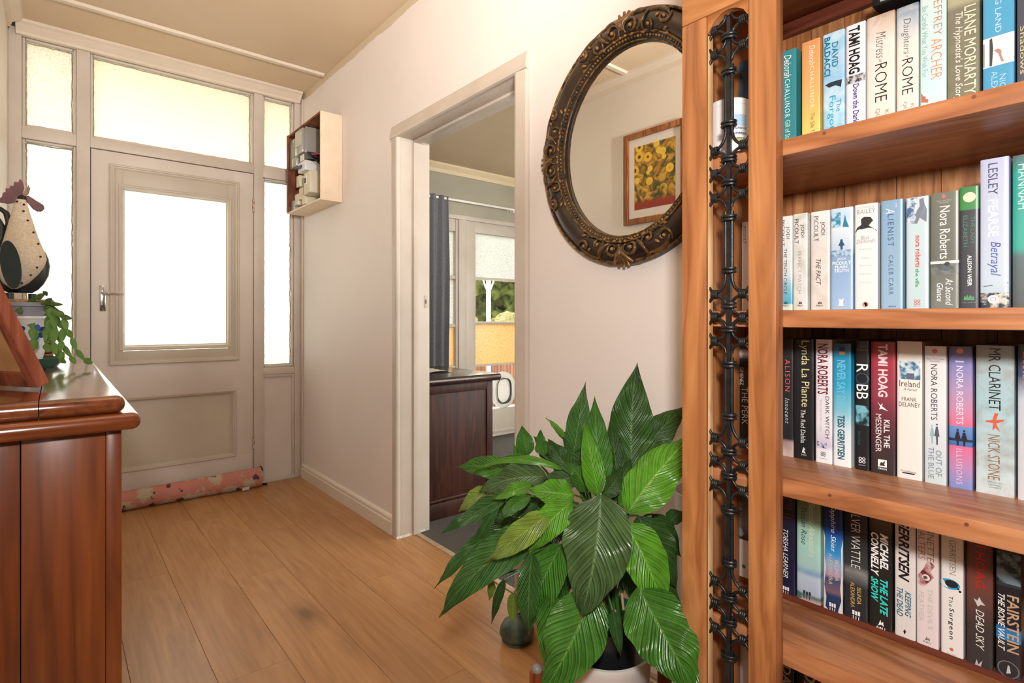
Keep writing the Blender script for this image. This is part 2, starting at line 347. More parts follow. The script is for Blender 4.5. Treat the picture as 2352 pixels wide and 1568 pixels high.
def mould_ring(name, x0, x1, z0, z1, w, y_out, y_in, mat, parent):
    """mitred frame moulding, rising towards the viewer at its outer edge; four lengths"""
    prof = [(0, y_in), (0, y_out+0.004), (0.15*w, y_out), (0.35*w, y_out+0.001), (0.42*w, y_out+0.006), (0.62*w, y_out+0.007), (0.85*w, y_in-0.006), (1.0*w, y_in-0.003), (1.0*w, y_in)]
    C = [(x0, z0), (x1, z0), (x1, z1), (x0, z1)]; D = [(1, 1), (-1, 1), (-1, -1), (1, -1)]
    for k in range(4):
        vs = []
        for (cx, cz), (sx, sz) in ((C[k], D[k]), (C[(k+1) % 4], D[(k+1) % 4])):
            vs += [(cx+sx*o, y, cz+sz*o) for o, y in prof]
        n = len(prof); fs = [(i, i+1, n+i+1, n+i) for i in range(n-1)]+[tuple(range(n)), tuple(range(2*n-1, n-1, -1))]
        o = mesh(name, vs, fs, mat, parent)
        bm = bmesh.new(); bm.from_mesh(o.data); bmesh.ops.recalc_face_normals(bm, faces=bm.faces); bm.to_mesh(o.data); bm.free()
mould_ring('bolection_moulding', 0.230, 0.884, 0.793, 1.902, 0.030, df-0.016, df+0.002, M['door_panel'], dr)
for lo, hi in (((0.258, 0.820), (0.290, 1.875)), ((0.824, 0.820), (0.856, 1.875)), ((0.290, 0.820), (0.824, 0.870)), ((0.290, 1.795), (0.824, 1.875))):
    box('glass_surround', (lo[0], df-0.004, lo[1]), (hi[0], df+0.010, hi[1]), M['door_panel'], dr, 0.001)
mould_ring('glazing_moulding', 0.270, 0.842, 0.872, 1.797, 0.030, df-0.010, df+0.016, M['door_panel'], dr)
box('pane', (gx0, df+0.018, gz0), (gx1, df+0.023, gz1), M['obscure_door'], dr)
mould_ring('panel_moulding', px0-0.01, px1+0.005, pz0-0.012, pz1+0.008, 0.026, df-0.010, df+0.014, M['door_panel'], dr)
for a in ((0.140, 0.03, 0.170, 1.99), (0.950, 0.03, 0.976, 1.99), (0.170, 1.955, 0.950, 1.99)): box('rebate', (a[0], df+0.043, a[1]), (a[2], df+0.06, a[3]), M['trim'], wb)
hd = box('handle_plate', (0.186, df-0.008, 1.092), (0.214, df, 1.234), M['chrome'], dr, 0.003)
tube('lever', [(0.200, df-0.006, 1.190), (0.200, df-0.040, 1.190), (0.206, df-0.050, 1.190), (0.225, df-0.052, 1.189), (0.262, df-0.050, 1.188), (0.288, df-0.044, 1.188)], [0.009, 0.008, 0.0075, 0.006, 0.005, 0.006], M['chrome'], hd, 10)
lathe_pts = [(0.0005, 0), (0.006, 0), (0.007, 0.004), (0.0065, 0.008), (0.0005, 0.0085)]
ball('lock_cylinder', (0.200, df-0.009, 1.120), 0.006, plain('lock_dark', (90, 90, 90), 0.3, 1.0), hd, 2)
for z in (1.771, 0.269):
    h = box('hinge', (0.961, df-0.006, z-0.045), (0.975, df+0.004, z+0.045), M['rust'], dr, 0.001)
    for i in range(3): tube('knuckle', [(0.968, df-0.008, z-0.045+i*0.03), (0.968, df-0.008, z-0.017+i*0.03)], 0.006, M['rust'], h, 8)
box('kick_board', (0.20, df-0.002, dz0), (0.955, df+0.001, 0.20), M['door'], dr)

# ------------------------------------------------------------------ doorway in the right wall
dw = root('trim_3', 'painted architrave and lining of the open doorway', 'door frame', (XR, DY1, 0), None, 'structure')
def arch_profile(sign, ax):     # section of a 66 mm architrave, rounded inner edge
    w = 0.064
    return [(o*sign, x) for o, x in ((0, 0.0), (0.0, -0.012), (0.004, -0.020), (0.014, -0.022), (w-0.008, -0.016), (w, -0.010), (w, 0.0))]
for yy, s in ((DY0, -1), (DY1, 1)):
    pr = [(x, o, 0) for o, x in arch_profile(s, 'y')]
    sweep_profile('architrave', pr, (XR, yy, 0), (XR, yy, DZ+0.0), M['trim'], dw)
pr = [(x, 0, o) for o, x in arch_profile(1, 'z')]
sweep_profile('architrave', pr, (XR, DY0-0.064, DZ), (XR, DY1+0.064, DZ), M['trim'], dw)
box('lining', (XR+0.0005, DY1, 0), (1.43, DY1+0.03, DZ+0.03), M['trim'], dw, 0.002)
box('lining', (XR+0.0005, DY0-0.03, 0), (1.43, DY0, DZ+0.03), M['trim'], dw, 0.002)
box('lining', (XR+0.0005, DY0, DZ), (1.43, DY1, DZ+0.03), M['trim'], dw, 0.002)
for a in ((1.335, DY1-0.012, 0, 1.375, DY1, DZ), (1.335, DY0, 0, 1.375, DY0+0.012, DZ), (1.335, DY0, DZ-0.014, 1.375, DY1, DZ)):
    box('door_stop', a[:3], a[3:], M['trim'], dw, 0.004)
box('strike_plate', (1.400, DY1-0.0020, 1.105), (1.425, DY1, 1.165), M['trim'], dw, 0.0005)
box('latch_hole_shade', (1.403, DY1-0.003, 1.125), (1.412, DY1-0.0022, 1.145), M['black'], dw)  # flat black patch standing in for the dark inside of a hole
tag(box('trim_4', (1.345, DY0, -0.01), (1.372, DY1, 0.004), mottled('brass_strip', (176, 150, 120), (196, 176, 150), 40, 0.4), None, 0.002), 'thin pale threshold strip between planks and carpet', 'threshold', None, 'structure')
chip = mottled('bare_plaster_chip', (232, 228, 220), (204, 196, 184), 90, 0.8, 0.3)
pts = [(XR-0.020, DY1+0.062, 0.002)]
vs = []
for i in range(15):
    f = i/14; vs.append((XR-0.0215+f*0.155, DY1-0.0012, 0.012+0.010*noise.noise((f*9, 2, 1))))
mesh('paint_chip', vs+[(XR-0.0215, DY1-0.0012, 0.0), (XR-0.0215+0.155, DY1-0.0012, 0.0)], [tuple(list(range(15))+[16, 15])], chip, dw)

# ------------------------------------------------------------------ second room seen through the doorway
RY, RZ = 3.85, 2.33
M['carpet'] = mottled('charcoal_carpet', (72, 69, 66), (92, 88, 85), 220, 0.95, 0.5, spread=(0.3, 0.7), bscale=700)
struct('floor_room', [((1.372, 0.1, -0.05), (4.6, RY, 0.002))], M['carpet'], 'charcoal carpet in the next room', 'carpet')
struct('ceiling_room', [((1.41, 0.1, RZ), (4.6, RY+0.1, RZ+0.08))], M['ceiling'], 'tan ceiling of the next room', 'ceiling')
struct('wall_room_far', [((1.41, RY, 1.925), (4.6, RY+0.1, RZ)), ((1.41, RY, 0), (2.44, RY+0.1, 1.925)), ((3.66, RY, 0), (4.6, RY+0.1, 1.925)), ((2.44, RY, 0), (2.62, RY+0.1, 0.60))], M['room_wall'], 'grey-green wall above the french doors')
struct('wall_room_side', [((4.6, 0.0, 0), (4.7, 0.15, RZ)), ((4.6, 1.45, 0), (4.7, RY+0.1, RZ)), ((4.6, 0.15, 0), (4.7, 1.45, 0.5)), ((4.6, 0.15, 2.1), (4.7, 1.45, RZ))], M['room_wall'], 'grey-green side wall of the next room')
w7 = root('window_7', 'unseen window added in the side wall to brighten the next room', 'window', (4.62, 0.8, 0.5), None, 'structure')  # added opening, out of view, letting more daylight into the next room
box('pane', (4.645, 0.17, 0.52), (4.650, 1.43, 2.08), M['clear'], w7)
for a in ((0.15, 0.5, 0.2, 2.1), (1.40, 0.5, 1.45, 2.1), (0.2, 0.5, 1.40, 0.55), (0.2, 2.05, 1.40, 2.1)): box('frame_bar', (4.62, a[0], a[1]), (4.68, a[2], a[3]), M['trim'], w7, 0.003)
struct('wall_room_near', [((1.41, 0.0, 0), (2.2, 0.1, RZ)), ((4.2, 0.0, 0), (4.6, 0.1, RZ)), ((2.2, 0.0, 0), (4.2, 0.1, 0.5)), ((2.2, 0.0, 2.1), (4.2, 0.1, RZ))], M['room_wall'], 'grey-green near wall of the next room')
w8 = root('window_8', 'unseen window added opposite the french doors to brighten the room', 'window', (3.2, 0.05, 0.5), None, 'structure')  # second unseen window, put in to lift the dim room
box('pane', (2.22, 0.045, 0.52), (4.18, 0.050, 2.08), M['clear'], w8)
for a in ((2.2, 0.5, 2.25, 2.1), (4.15, 0.5, 4.2, 2.1), (3.18, 0.5, 3.22, 2.1), (2.25, 0.5, 4.15, 0.55), (2.25, 2.05, 4.15, 2.1)): box('frame_bar', (a[0], 0.02, a[1]), (a[2], 0.08, a[3]), M['trim'], w8, 0.003)
M['cream_cornice'] = mottled('cream_cornice_paint', (222, 200, 164), (228, 207, 172), 6, 0.5)
tag(sweep_profile('trim_5', [(0, 0, 0), (0, -0.05, 0), (0, -0.045, -0.015), (0, -0.02, -0.045), (0, -0.014, -0.072), (0, 0, -0.072)], (1.41, RY, RZ), (4.6, RY, RZ), M['cream_cornice']), 'cream cornice in the next room', 'cornice', None, 'structure')
tag(box('trim_6', (2.40, RY-0.02, 1.892), (3.70, RY, 1.930), M['trim'], None, 0.005), 'painted head moulding over the french doors', 'trim', None, 'structure')
# sidelight and french door
d2 = root('door_2', 'painted french door with obscured and clear panes and a pet flap', 'door', (3.2, RY, 0), None, 'structure')
w6 = root('window_6', 'narrow obscured sidelight beside the dark curtain', 'window', (2.54, RY, 0.6), None, 'structure')
for a in ((2.44, 0.60, 2.478, 1.892), (2.598, 0.60, 2.62, 1.892)): box('frame_stile', (a[0], RY-0.005, a[1]), (a[2], RY+0.07, a[3]), M['trim'], w6, 0.003)
for a in ((2.478, 1.79, 2.598, 1.892), (2.478, 1.385, 2.598, 1.415), (2.478, 0.98, 2.598, 1.005), (2.478, 0.60, 2.598, 0.655)): box('frame_rail', (a[0], RY, a[1]), (a[2], RY+0.06, a[3]), M['trim'], w6, 0.003)
amber = obscure_glass('amber_garden_glass', (0.56, 0.44, 0.27), 130, 0.5, 0.2)
for z0, z1 in ((1.415, 1.79), (1.005, 1.385), (0.655, 0.98)): box('pane', (2.478, RY+0.03, z0), (2.598, RY+0.034, z1), M['obscure_room'] if z0 > 0.8 else amber, w6)
box('mullion_post', (2.62, RY-0.02, 0), (2.70, RY+0.09, 1.892), M['trim'], w6, 0.004)
DX0, DX1 = 2.705, 3.60
for a in ((DX0, 0.02, 2.806, 1.89), (3.50, 0.02, DX1, 1.89)): box('stile', (a[0], RY, a[1]), (a[2], RY+0.05, a[3]), M['trim'], d2, 0.002)
for a in ((2.806, 1.798, 3.50, 1.89), (2.806, 1.392, 3.50, 1.414), (2.806, 1.005, 3.50, 1.027), (2.806, 0.632, 3.50, 0.65), (2.806, 0.02, 3.50, 0.245)): box('rail', (a[0], RY+0.002, a[1]), (a[2], RY+0.048, a[3]), M['trim'], d2, 0.002)
box('rail', (2.806, RY-0.012, 0.035), (3.50, RY+0.002, 0.065), M['trim'], d2, 0.004)
box('pane', (2.806, RY+0.02, 1.414), (3.50, RY+0.024, 1.798), M['obscure_room'], d2)
box('pane', (2.806, RY+0.02, 1.027), (3.50, RY+0.024, 1.392), M['clear'], d2)
box('pane', (2.806, RY+0.02, 0.65), (3.50, RY+0.024, 1.005), amber, d2)
box('pane', (2.806, RY+0.02, 0.245), (3.50, RY+0.024, 0.632), M['clear'], d2)
box('threshold', (2.44, RY+0.005, -0.05), (3.66, RY+0.10, 0.030), M['trim'], d2); box('head_packer', (2.44, RY+0.004, 1.885), (3.66, RY+0.08, 1.932), M['trim'], d2)
pf = on_y(1158, 895, RY)
def ring_y(name, c, rx, rz, w, y0, y1, mat, parent, n=32, p=2.0):
    vs = []; fs = []
    def se(a): return (abs(math.cos(a))**(2/p)*math.copysign(1, math.cos(a)), abs(math.sin(a))**(2/p)*math.copysign(1, math.sin(a)))
    for k in range(n):
        cx, cz = se(2*math.pi*k/n)
        for (d, y) in ((0, y0), (-w, y0), (-w, y1), (0, y1)): vs.append((c[0]+(rx+d)*cx, y, c[2]+(rz+d)*cz))
    for k in range(n):
        j = (k+1) % n
        for q in range(4): fs.append((k*4+q, j*4+q, j*4+(q+1) % 4, k*4+(q+1) % 4))
    o = mesh(name, vs, fs, mat, parent)
    bm = bmesh.new(); bm.from_mesh(o.data); bmesh.ops.recalc_face_normals(bm, faces=bm.faces); bm.to_mesh(o.data); bm.free(); return o
M['flap'] = obscure_glass('translucent_white_plastic', (0.55, 0.55, 0.53), 20, 0.02, 0.0)
fp = ring_y('pet_flap', (pf.x, 0, pf.z), 0.135, 0.165, 0.05, RY-0.004, RY+0.03, M['flap'], d2)
ring_y('flap_seal', (pf.x, 0, pf.z-0.01), 0.085, 0.115, 0.006, RY-0.006, RY+0.024, plain('seal_grey', (70, 66, 60), 0.6), fp, 32, 3.0)
prism('flap', [(pf.x+0.078*abs(math.cos(a))**0.66*math.copysign(1, math.cos(a)), RY+0.012, pf.z-0.01+0.108*abs(math.sin(a))**0.66*math.copysign(1, math.sin(a))) for a in [2*math.pi*k/32 for k in range(32)]], (0, 0.004, 0), M['flap'], fp)

# ------------------------------------------------------------------ outdoors
M['lawn'] = mottled('lawn', (148, 146, 120), (172, 168, 144), 3, 0.9)
struct('ground_outside', [((-14, YB+0.2, -0.40), (22, 30, -0.35))], M['lawn'], 'lawn outside the house', 'ground')
struct('porch_floor', [((-1.5, YB+0.14, -0.14), (1.55, 5.4, -0.05))], mottled('porch_concrete', (170, 165, 155), (190, 186, 176), 4, 0.8), 'concrete porch floor outside the front door', 'porch')
struct('porch_soffit', [((-1.5, YB+0.12, 2.50), (1.55, 5.7, 2.56))], mottled('porch_soffit_paint', (240, 234, 220), (243, 238, 226), 4, 0.7), 'cream porch soffit seen through the transom', 'soffit')
M['deck'] = wood('orange_deck_timber', (74, 36, 12), (104, 56, 20), (124, 72, 30), 'z', 1.0, 0.6, 0.15)
struct('deck_outside', [((1.9, RY+0.14, -0.14), (6.5, 5.6, -0.06))], mottled('deck_boards', (196, 178, 150), (222, 206, 180), 5, 0.7), 'pale timber deck outside the french doors', 'deck')
bl = root('balustrade', 'orange timber slat balustrade on the deck outside', 'balustrade', (4.2, 5.45, -0.06))
for i in range(58):
    x = 2.6+i*0.052; box('slat', (x, 5.44, -0.06), (x+0.040, 5.46, 0.88), M['deck'], bl)
box('top_rail', (2.5, 5.40, 0.88), (5.7, 5.50, 0.92), M['deck'], bl, 0.004)
vp = on_y(1122, 690, 5.36)
pr_ = root('verandah_post', 'white turned verandah post with brackets outside the clear pane', 'post', (vp.x, 5.36, -0.06))
box('post', (vp.x-0.022, 5.34, -0.06), (vp.x+0.022, 5.38, 2.4), M['white_paint'], pr_, 0.006)
for s in (-1, 1): tube('bracket', [(vp.x+s*0.02, 5.36, 1.40), (vp.x+s*0.045, 5.36, 1.44), (vp.x+s*0.08, 5.36, 1.52)], 0.010, M['white_paint'], pr_, 6)
def leafmat(name, a, b): return mottled(name, a, b, 7, 1.0, 0.4, 6, (0.35, 0.62), 0.0, bscale=24)
def tree(name, label, x, y, z0, r, h, mat, seed, group=None):
    t = root(name, label, 'tree', (x, y, -0.35), group)
    tube('trunk', [(x, y, -0.35), (x+0.05, y, z0*0.6), (x, y, z0+0.3)], [0.12, 0.09, 0.06], plain('bark', (86, 70, 54), 0.9), t, 8)
    bm = bmesh.new(); rr = random.Random(seed)
    for i in range(10):
        c = Vector((x+rr.uniform(-r, r)*0.6, y+rr.uniform(-r, r)*0.5, z0+h*rr.random())); q = r*rr.uniform(0.4, 0.62)
        g = bmesh.ops.create_icosphere(bm, subdivisions=4, radius=1.0)
        for v in g['verts']:
            nrm = v.co.copy(); k = 1+0.28*noise.noise(nrm*2.6+c)+0.16*noise.noise(nrm*8+c)+0.10*noise.noise(nrm*20+c)
            v.co = c+nrm*q*k
    o = bm_done('crown', bm, mat, t, False); o['kind'] = 'stuff'; return t
g1, g2, g3 = leafmat('dark_foliage', (7, 11, 4), (24, 34, 10)), leafmat('bright_foliage', (28, 38, 12), (76, 86, 36)), leafmat('olive_foliage', (22, 30, 12), (74, 82, 40))
for i, (u, Y, r, h, m_, lab) in enumerate(((1112, 10.0, 1.35, 1.9, g3, 'olive green garden tree behind the verandah post'), (1178, 14.6, 1.9, 2.6, g2, 'bright leafy garden tree beyond the clear door pane'), (1040, 21.0, 2.4, 3.2, g1, 'dark green garden tree behind the narrow sidelight'))):
    p = on_y(u, 700, Y); tree('garden_tree', lab, p.x, Y, 0.5, r, h, m_, i+3, 'trees in the garden')
fb = root('flowering_bush', 'pale yellow flowering bush behind the balustrade', 'bush', (5.6, 7.2, -0.35))
bm = bmesh.new(); rr = random.Random(5)
for i in range(16):
    c = Vector((4.6+rr.random()*2.6, 7.2+rr.random()*0.5, 0.55+rr.random()*0.45)); g = bmesh.ops.create_icosphere(bm, subdivisions=3, radius=1.0)
    for v in g['verts']:
        n_ = v.co.copy(); v.co = c+n_*0.26*(1+0.3*noise.noise(n_*3+c)+0.2*noise.noise(n_*11+c))
o = bm_done('blossom', bm, mottled('yellow_blossom', (92, 84, 34), (116, 112, 88), 22, 1.0, 0.3, spec=0.0), fb); o['kind'] = 'stuff'
tube('stem', [(5.6, 7.3, -0.36), (5.6, 7.3, 0.6)], 0.05, plain('bush_stem', (90, 80, 50), 0.9), fb)

# ------------------------------------------------------------------ bookcase
BX, SX, PX, KX = 0.912, 0.940, 1.098, 1.250            # face frame, shelf fronts, spines, back boards
M['sheesham'] = wood('sheesham_post', (136, 80, 42), (165, 105, 59), (185, 126, 77), 'z', 0.8, 0.42, 0.06, 0.06, 0.45, 1.3, 0.4)
M['sheesham_shelf'] = wood('sheesham_shelf', (136, 82, 50), (166, 106, 67), (188, 129, 88), 'y', 0.8, 0.36, 0.12, 0.06, 0.45, 1.3, 0.4)
M['sheesham_back'] = wood('sheesham_back_board', (112, 64, 34), (158, 102, 60), (186, 132, 84), 'z', 0.9, 0.5, 0.28, 0.06, 0.4, 0, 0.45)
M['sheesham_dark'] = wood('dark_rosewood', (58, 24, 18), (92, 44, 32), (112, 58, 40), 'y', 0.9, 0.4, 0.1)
BY0, BY1 = -0.62, 0.589
bc = root('bookcase', 'tall sheesham wood bookcase with a black iron grille beside its shelves', 'bookcase', (1.08, 0.0, 0))
pL = (0.5385, 0.589); pR = (0.4125, 0.460)
box('corner_post', (BX, pL[0], 0), (BX+0.009, pL[1], 1.602), M['sheesham'], bc, 0.0025)
box('post_backing', (BX+0.0095, pL[0]+0.012, 0), (SX, pL[1], 1.602), M['sheesham'], bc)
box('inner_post', (BX, pR[0], 0), (SX, pR[1], 1.86), M['sheesham'], bc, 0.0025)
box('inner_post', (BX, -0.45, 0), (SX, -0.40, 1.86), M['sheesham'], bc, 0.0025)
box('corner_post', (BX, BY0, 0), (SX, BY0+0.056, 1.602), M['sheesham'], bc, 0.0025)
rail_m = wood('sheesham_rail', (150, 92, 48), (174, 112, 62), (190, 130, 80), 'y', 0.8, 0.42, 0.05, 0.06, 0.45, 1.3, 0.4)
box('top_rail', (BX, pR[1]+0.0002, 1.6025), (SX, BY1, 1.86), rail_m, bc, 0.0025)
box('top_rail', (BX, BY0, 1.6025), (SX, -0.4505, 1.86), rail_m, bc, 0.0025)
box('crown_rail', (BX, -0.3995, 1.74), (SX, pR[0]-0.0005, 1.86), rail_m, bc, 0.0025)
# scalloped arch under the top rail of the grille panel
for ya, yb in ((pR[1], pL[0]),):
    n = 14; pts = [(0.918, ya, 1.6025), (0.918, yb, 1.6025)]
    for i in range(n+1):
        f = i/n; y = yb+(ya-yb)*f; z = 1.572+0.024*math.sin(math.pi*f)**0.8+(0.004 if 0.12 < f < 0.88 else 0)
        pts.append((0.918, y, z))
    prism('arch_rail', pts, (0.016, 0, 0), rail_m, bc)
box('side_panel', (SX, BY1-0.018, 0.02), (KX, BY1-0.001, 1.86), M['sheesham'], bc)
box('side_panel', (SX, BY0+0.001, 0.02), (KX, BY0+0.018, 1.86), M['sheesham'], bc)
box('top_board', (BX-0.02, BY0-0.02, 1.86), (KX+0.012, BY1+0.02, 1.885), M['sheesham_shelf'], bc, 0.004)
M['lightstrip'] = wood('pale_inner_batten', (176, 128, 80), (208, 164, 116), (226, 188, 142), 'z', 1.0, 0.5, 0.05)
box('inner_batten', (BX+0.010, pL[0]-0.0005, 0.02), (BX+0.024, pL[0]+0.0115, 1.57), M['lightstrip'], bc, 0.001)
y = BY1-0.018; k = 0; wid = (0.082, 0.064, 0.09, 0.07, 0.078, 0.06, 0.085)
while y > BY0+0.02:
    w = min(wid[k % 7], y-(BY0+0.018)); box('back_board', (KX, y-w+0.0006, 0.02), (KX+0.011, y-0.0006, 1.86), M['sheesham_back'], bc); y -= w; k += 1
SH = {'T': (1.700, 1.728), 'A': (1.3242, 1.352), 'B': (1.0354, 1.0647), 'C': (0.7511, 0.7822), 'D': (0.468, 0.5026), 'E': (0.16, 0.19)}
for k_, (z0, z1) in SH.items():
    box('shelf', (SX, BY0+0.019, z0), (KX-0.001, BY1-0.0185, z1), M['sheesham_shelf'], bc, 0.0025)
box('back_cleat', (KX-0.016, BY0+0.02, 1.672), (KX-0.0005, BY1-0.019, 1.6995), M['sheesham_dark'], bc, 0.001)
box('back_ledge', (PX-0.003, BY0+0.02, 0.5030), (KX-0.001, BY1-0.0195, 0.514), M['sheesham_dark'], bc, 0.001)
# pegs in the shelf fronts
peg = plain('wood_peg', (112, 56, 30), 0.5)
for (u, v) in ((1893, 306), (2237, 222), (1906, 1137), (2220, 1204)):
    p = on_x(u, v, SX); tube('peg', [(SX-0.0006, p.y, p.z), (SX+0.003, p.y, p.z)], 0.0026, peg, bc, 8)
# wrought iron grille
M['iron'] = mottled('black_wrought_iron', (26, 27, 28), (44, 45, 46), 60, 0.36, 0.15, metal=0.35, spec=0.6)
gr = root('iron_grille_part', None, None); gr.name = 'grille'; adopt(gr, bc)
GX, GY = 0.925, 0.5015
bars = box('centre_bar', (GX-0.002, GY-0.0034, 0.05), (GX+0.004, GY+0.0034, 1.59), M['iron'], gr)
HW = 0.0365
for k in range(-1, 6):
    base = 1.659-0.261*k
    rings = [base, base-0.0625, base-0.105, base-0.168]; knots = [base-0.043, base-0.084, base-0.128]
    ends = [(rings[0]-0.008, rings[1]+0.001), (rings[1]-0.001, rings[2]+0.001), (rings[2]-0.001, rings[3]+0.020)]
    # long collar: three rods side by side
    z0, z1 = base-0.261+0.000, base-0.168
    z1b, z0b = z1+0.012, z0-0.012
    if z0b > 0.02 and z1b < 1.60:
        for dy in (-0.0060, 0.0060): tube('rod', [(GX, GY+dy, z1b), (GX, GY+dy, z0b)], 0.0034, M['iron'], gr, 8)
    for z in rings:
        if 0.03 < z < 1.594:
            for dz in (-0.003, 0.003):
                tube('collar', [(GX+0.0085*math.cos(a), GY+0.0125*math.sin(a), z+dz) for a in [2*math.pi*i/20 for i in range(20)]], 0.0026, M['iron'], gr, 6, True)
    for (kz, (za, zb)) in zip(knots, ends):
        if kz > 1.578 or kz < 0.03: continue
        for s in (-1, 1):
            ky = GY+s*0.0265
            L = []
            for zc in (za, zb):
                if zc > 1.60: zc = 1.592
                pts = []
                for i in range(9):      # from the centre bar out to the knot, concave
                    f = i/8; a = f*math.pi/2
                    pts.append((GX, GY+s*(0.0055+0.0215*(1-math.cos(a))), zc+(kz+(0.0025 if zc > kz else -0.0025)-zc)*math.sin(a)))
                tube('scroll', pts, 0.0029, M['iron'], gr, 7)
                sg = 1 if zc > kz else -1
                pts = [(GX, ky+s*0.0115*(i/6), kz+sg*(0.0025+0.011*(i/6)**2)) for i in range(7)]
                tube('scroll_end', pts, 0.0029, M['iron'], gr, 7)
            for dy in (-0.0038, 0, 0.0038):
                tube('knot', [(GX+0.0052*math.cos(a), ky+dy, kz+0.0068*math.sin(a)) for a in [2*math.pi*i/14 for i in range(14)]], 0.0022, M['iron'], gr, 6, True)

# ------------------------------------------------------------------ books
def cover_mat(name, stops, z0, z1, mottle=0.0, interp='LINEAR', second=None, rough=0.32):
    m, nt, b = new_mat(name); tc = nt.nodes.new('ShaderNodeTexCoord'); sp = nt.nodes.new('ShaderNodeSeparateXYZ'); nt.links.new(tc.outputs['Object'], sp.inputs[0])
    mr = N(nt, 'ShaderNodeMapRange'); mr.inputs[1].default_value = z1; mr.inputs[2].default_value = z0; nt.links.new(sp.outputs[2], mr.inputs[0])
    r = ramp(nt, [(p, lin(c)) for p, c in stops], interp); nt.links.new(mr.outputs[0], r.inputs[0]); col = r.outputs[0]
    if mottle:
        n = N(nt, 'ShaderNodeTexNoise', i_Scale=38, i_Detail=5, i_Distortion=0.8); nt.links.new(tc.outputs['Object'], n.inputs['Vector'])
        rr_ = ramp(nt, [(0.42, (0, 0, 0)), (0.66, (1, 1, 1))]); nt.links.new(n.outputs[0], rr_.inputs[0])
        ml = N(nt, 'ShaderNodeMath', operation='MULTIPLY'); ml.inputs[1].default_value = mottle; nt.links.new(rr_.outputs[0], ml.inputs[0])
        mx = N(nt, 'ShaderNodeMix', data_type='RGBA'); nt.links.new(ml.outputs[0], mx.inputs[0]); nt.links.new(col, mx.inputs[6]); mx.inputs[7].default_value = (*lin(second or (255, 255, 255)), 1); col = mx.outputs[2]
    nt.links.new(col, b.inputs['Base Color']); b.inputs['Roughness'].default_value = rough; b.inputs['Coat Weight'].default_value = 0.15; b.inputs['Coat Roughness'].default_value = 0.2
    return m
INK = {}
def ink(c, rough=0.4):
    if c not in INK: INK[c] = plain('print_%02x%02x%02x' % c, c, rough)
    return INK[c]
PICT = {}
def pict(c1, c2, scale=60):
    k = (c1, c2, scale)
    if k not in PICT: PICT[k] = mottled('print_picture', c1, c2, scale, 0.35, 0, 5, (0.42, 0.58))
    return PICT[k]
M['pages'] = mottled('page_edges', (222, 206, 176), (236, 224, 200), 140, 0.9)
FONT_CACHE = {}
def text_points(s, style):
    key = (s, style)
    if key in FONT_CACHE: return FONT_CACHE[key]
    cu = bpy.data.curves.new('lettering', 'FONT'); cu.body = s; cu.size = 1.0; cu.resolution_u = 2; cu.fill_mode = 'FRONT'
    if 'b' in style: cu.offset = 0.016
    if 'B' in style: cu.offset = 0.03
    if 't' in style: cu.offset = -0.012
    if 'i' in style: cu.shear = 0.3
    if 'w' in style: cu.space_character = 1.25
    ob = bpy.data.objects.new('lettering', cu); me = ob.to_mesh()
    vs = [v.co.copy() for v in me.vertices]; fs = [tuple(p.vertices) for p in me.polygons]
    ob.to_mesh_clear(); bpy.data.objects.remove(ob); bpy.data.curves.remove(cu)
    FONT_CACHE[key] = (vs, fs); return vs, fs
SPINE_A = [0, 0.015, 0.04, 0.08, 0.13, 0.22, 0.5, 0.78, 0.87, 0.92, 0.96, 0.985, 1.0]
class Spine:
    """a printable spine in the plane x = X: a runs 0..1 from its far edge to its near edge, z is world height"""
    def __init__(s, X, ya, yb, bulge): s.X, s.ya, s.yb, s.bulge = X, ya, yb, bulge
    def pt(s, a, z, lift=0.0003):
        return Vector((s.X-s.bulge*(1-abs(2*a-1)**8)-lift, s.ya+(s.yb-s.ya)*a, z))
    def text(s, parent, string, a0, a1, z0, z1, col, style='', name='lettering', horizontal=False, lift=0.0004):
        vs, fs = text_points(string, style)
        if not vs: return
        x0, x1 = min(v.x for v in vs), max(v.x for v in vs); y0, y1 = min(v.y for v in vs), max(v.y for v in vs)
        out = []
        for v in vs:
            fx, fy = (v.x-x0)/max(x1-x0, 1e-6), (v.y-y0)/max(y1-y0, 1e-6)
            if horizontal: out.append(s.pt(a0+(a1-a0)*fx, z1+(z0-z1)*fy, lift))     # z0 = top, z1 = bottom
            else: out.append(s.pt(a0+(a1-a0)*fy, z0+(z1-z0)*fx, lift))
        return mesh(name, out, fs, ink(col), parent)
    def patch(s, parent, a0, a1, z0, z1, mat, name='printed_panel', lift=0.0002, n=6):
        vs = []; fs = []
        aa = sorted({a0, a1, *[q for q in SPINE_A if a0 < q < a1]}); n = len(aa)-1
        for a in aa: vs += [s.pt(a, z0, lift), s.pt(a, z1, lift)]
        for i in range(n): fs.append((2*i, 2*i+1, 2*i+3, 2*i+2))
        return mesh(name, vs, fs, mat, parent)
    def poly(s, parent, pts, mat, name='printed_mark', lift=0.0005):
        return mesh(name, [s.pt(a, z, lift) for a, z in pts], [tuple(range(len(pts)))], mat, parent)
    def disc(s, parent, a, z, r, mat, name='printed_mark', lift=0.0005, inner=0.0, sz=1.0):
        w = abs(s.yb-s.ya); n = 20
        if not inner:
            return s.poly(parent, [(a+r*math.cos(t)/w, z+r*sz*math.sin(t)) for t in [2*math.pi*i/n for i in range(n)]], mat, name, lift)
        vs, fs = [], []
        for i in range(n):
            t = 2*math.pi*i/n
            for q in (r, inner): vs.append(s.pt(a+q*math.cos(t)/w, z+q*sz*math.sin(t), lift))
        for i in range(n): j = (i+1) % n; fs.append((2*i, 2*j, 2*j+1, 2*i+1))
        return mesh(name, vs, fs, mat, parent)

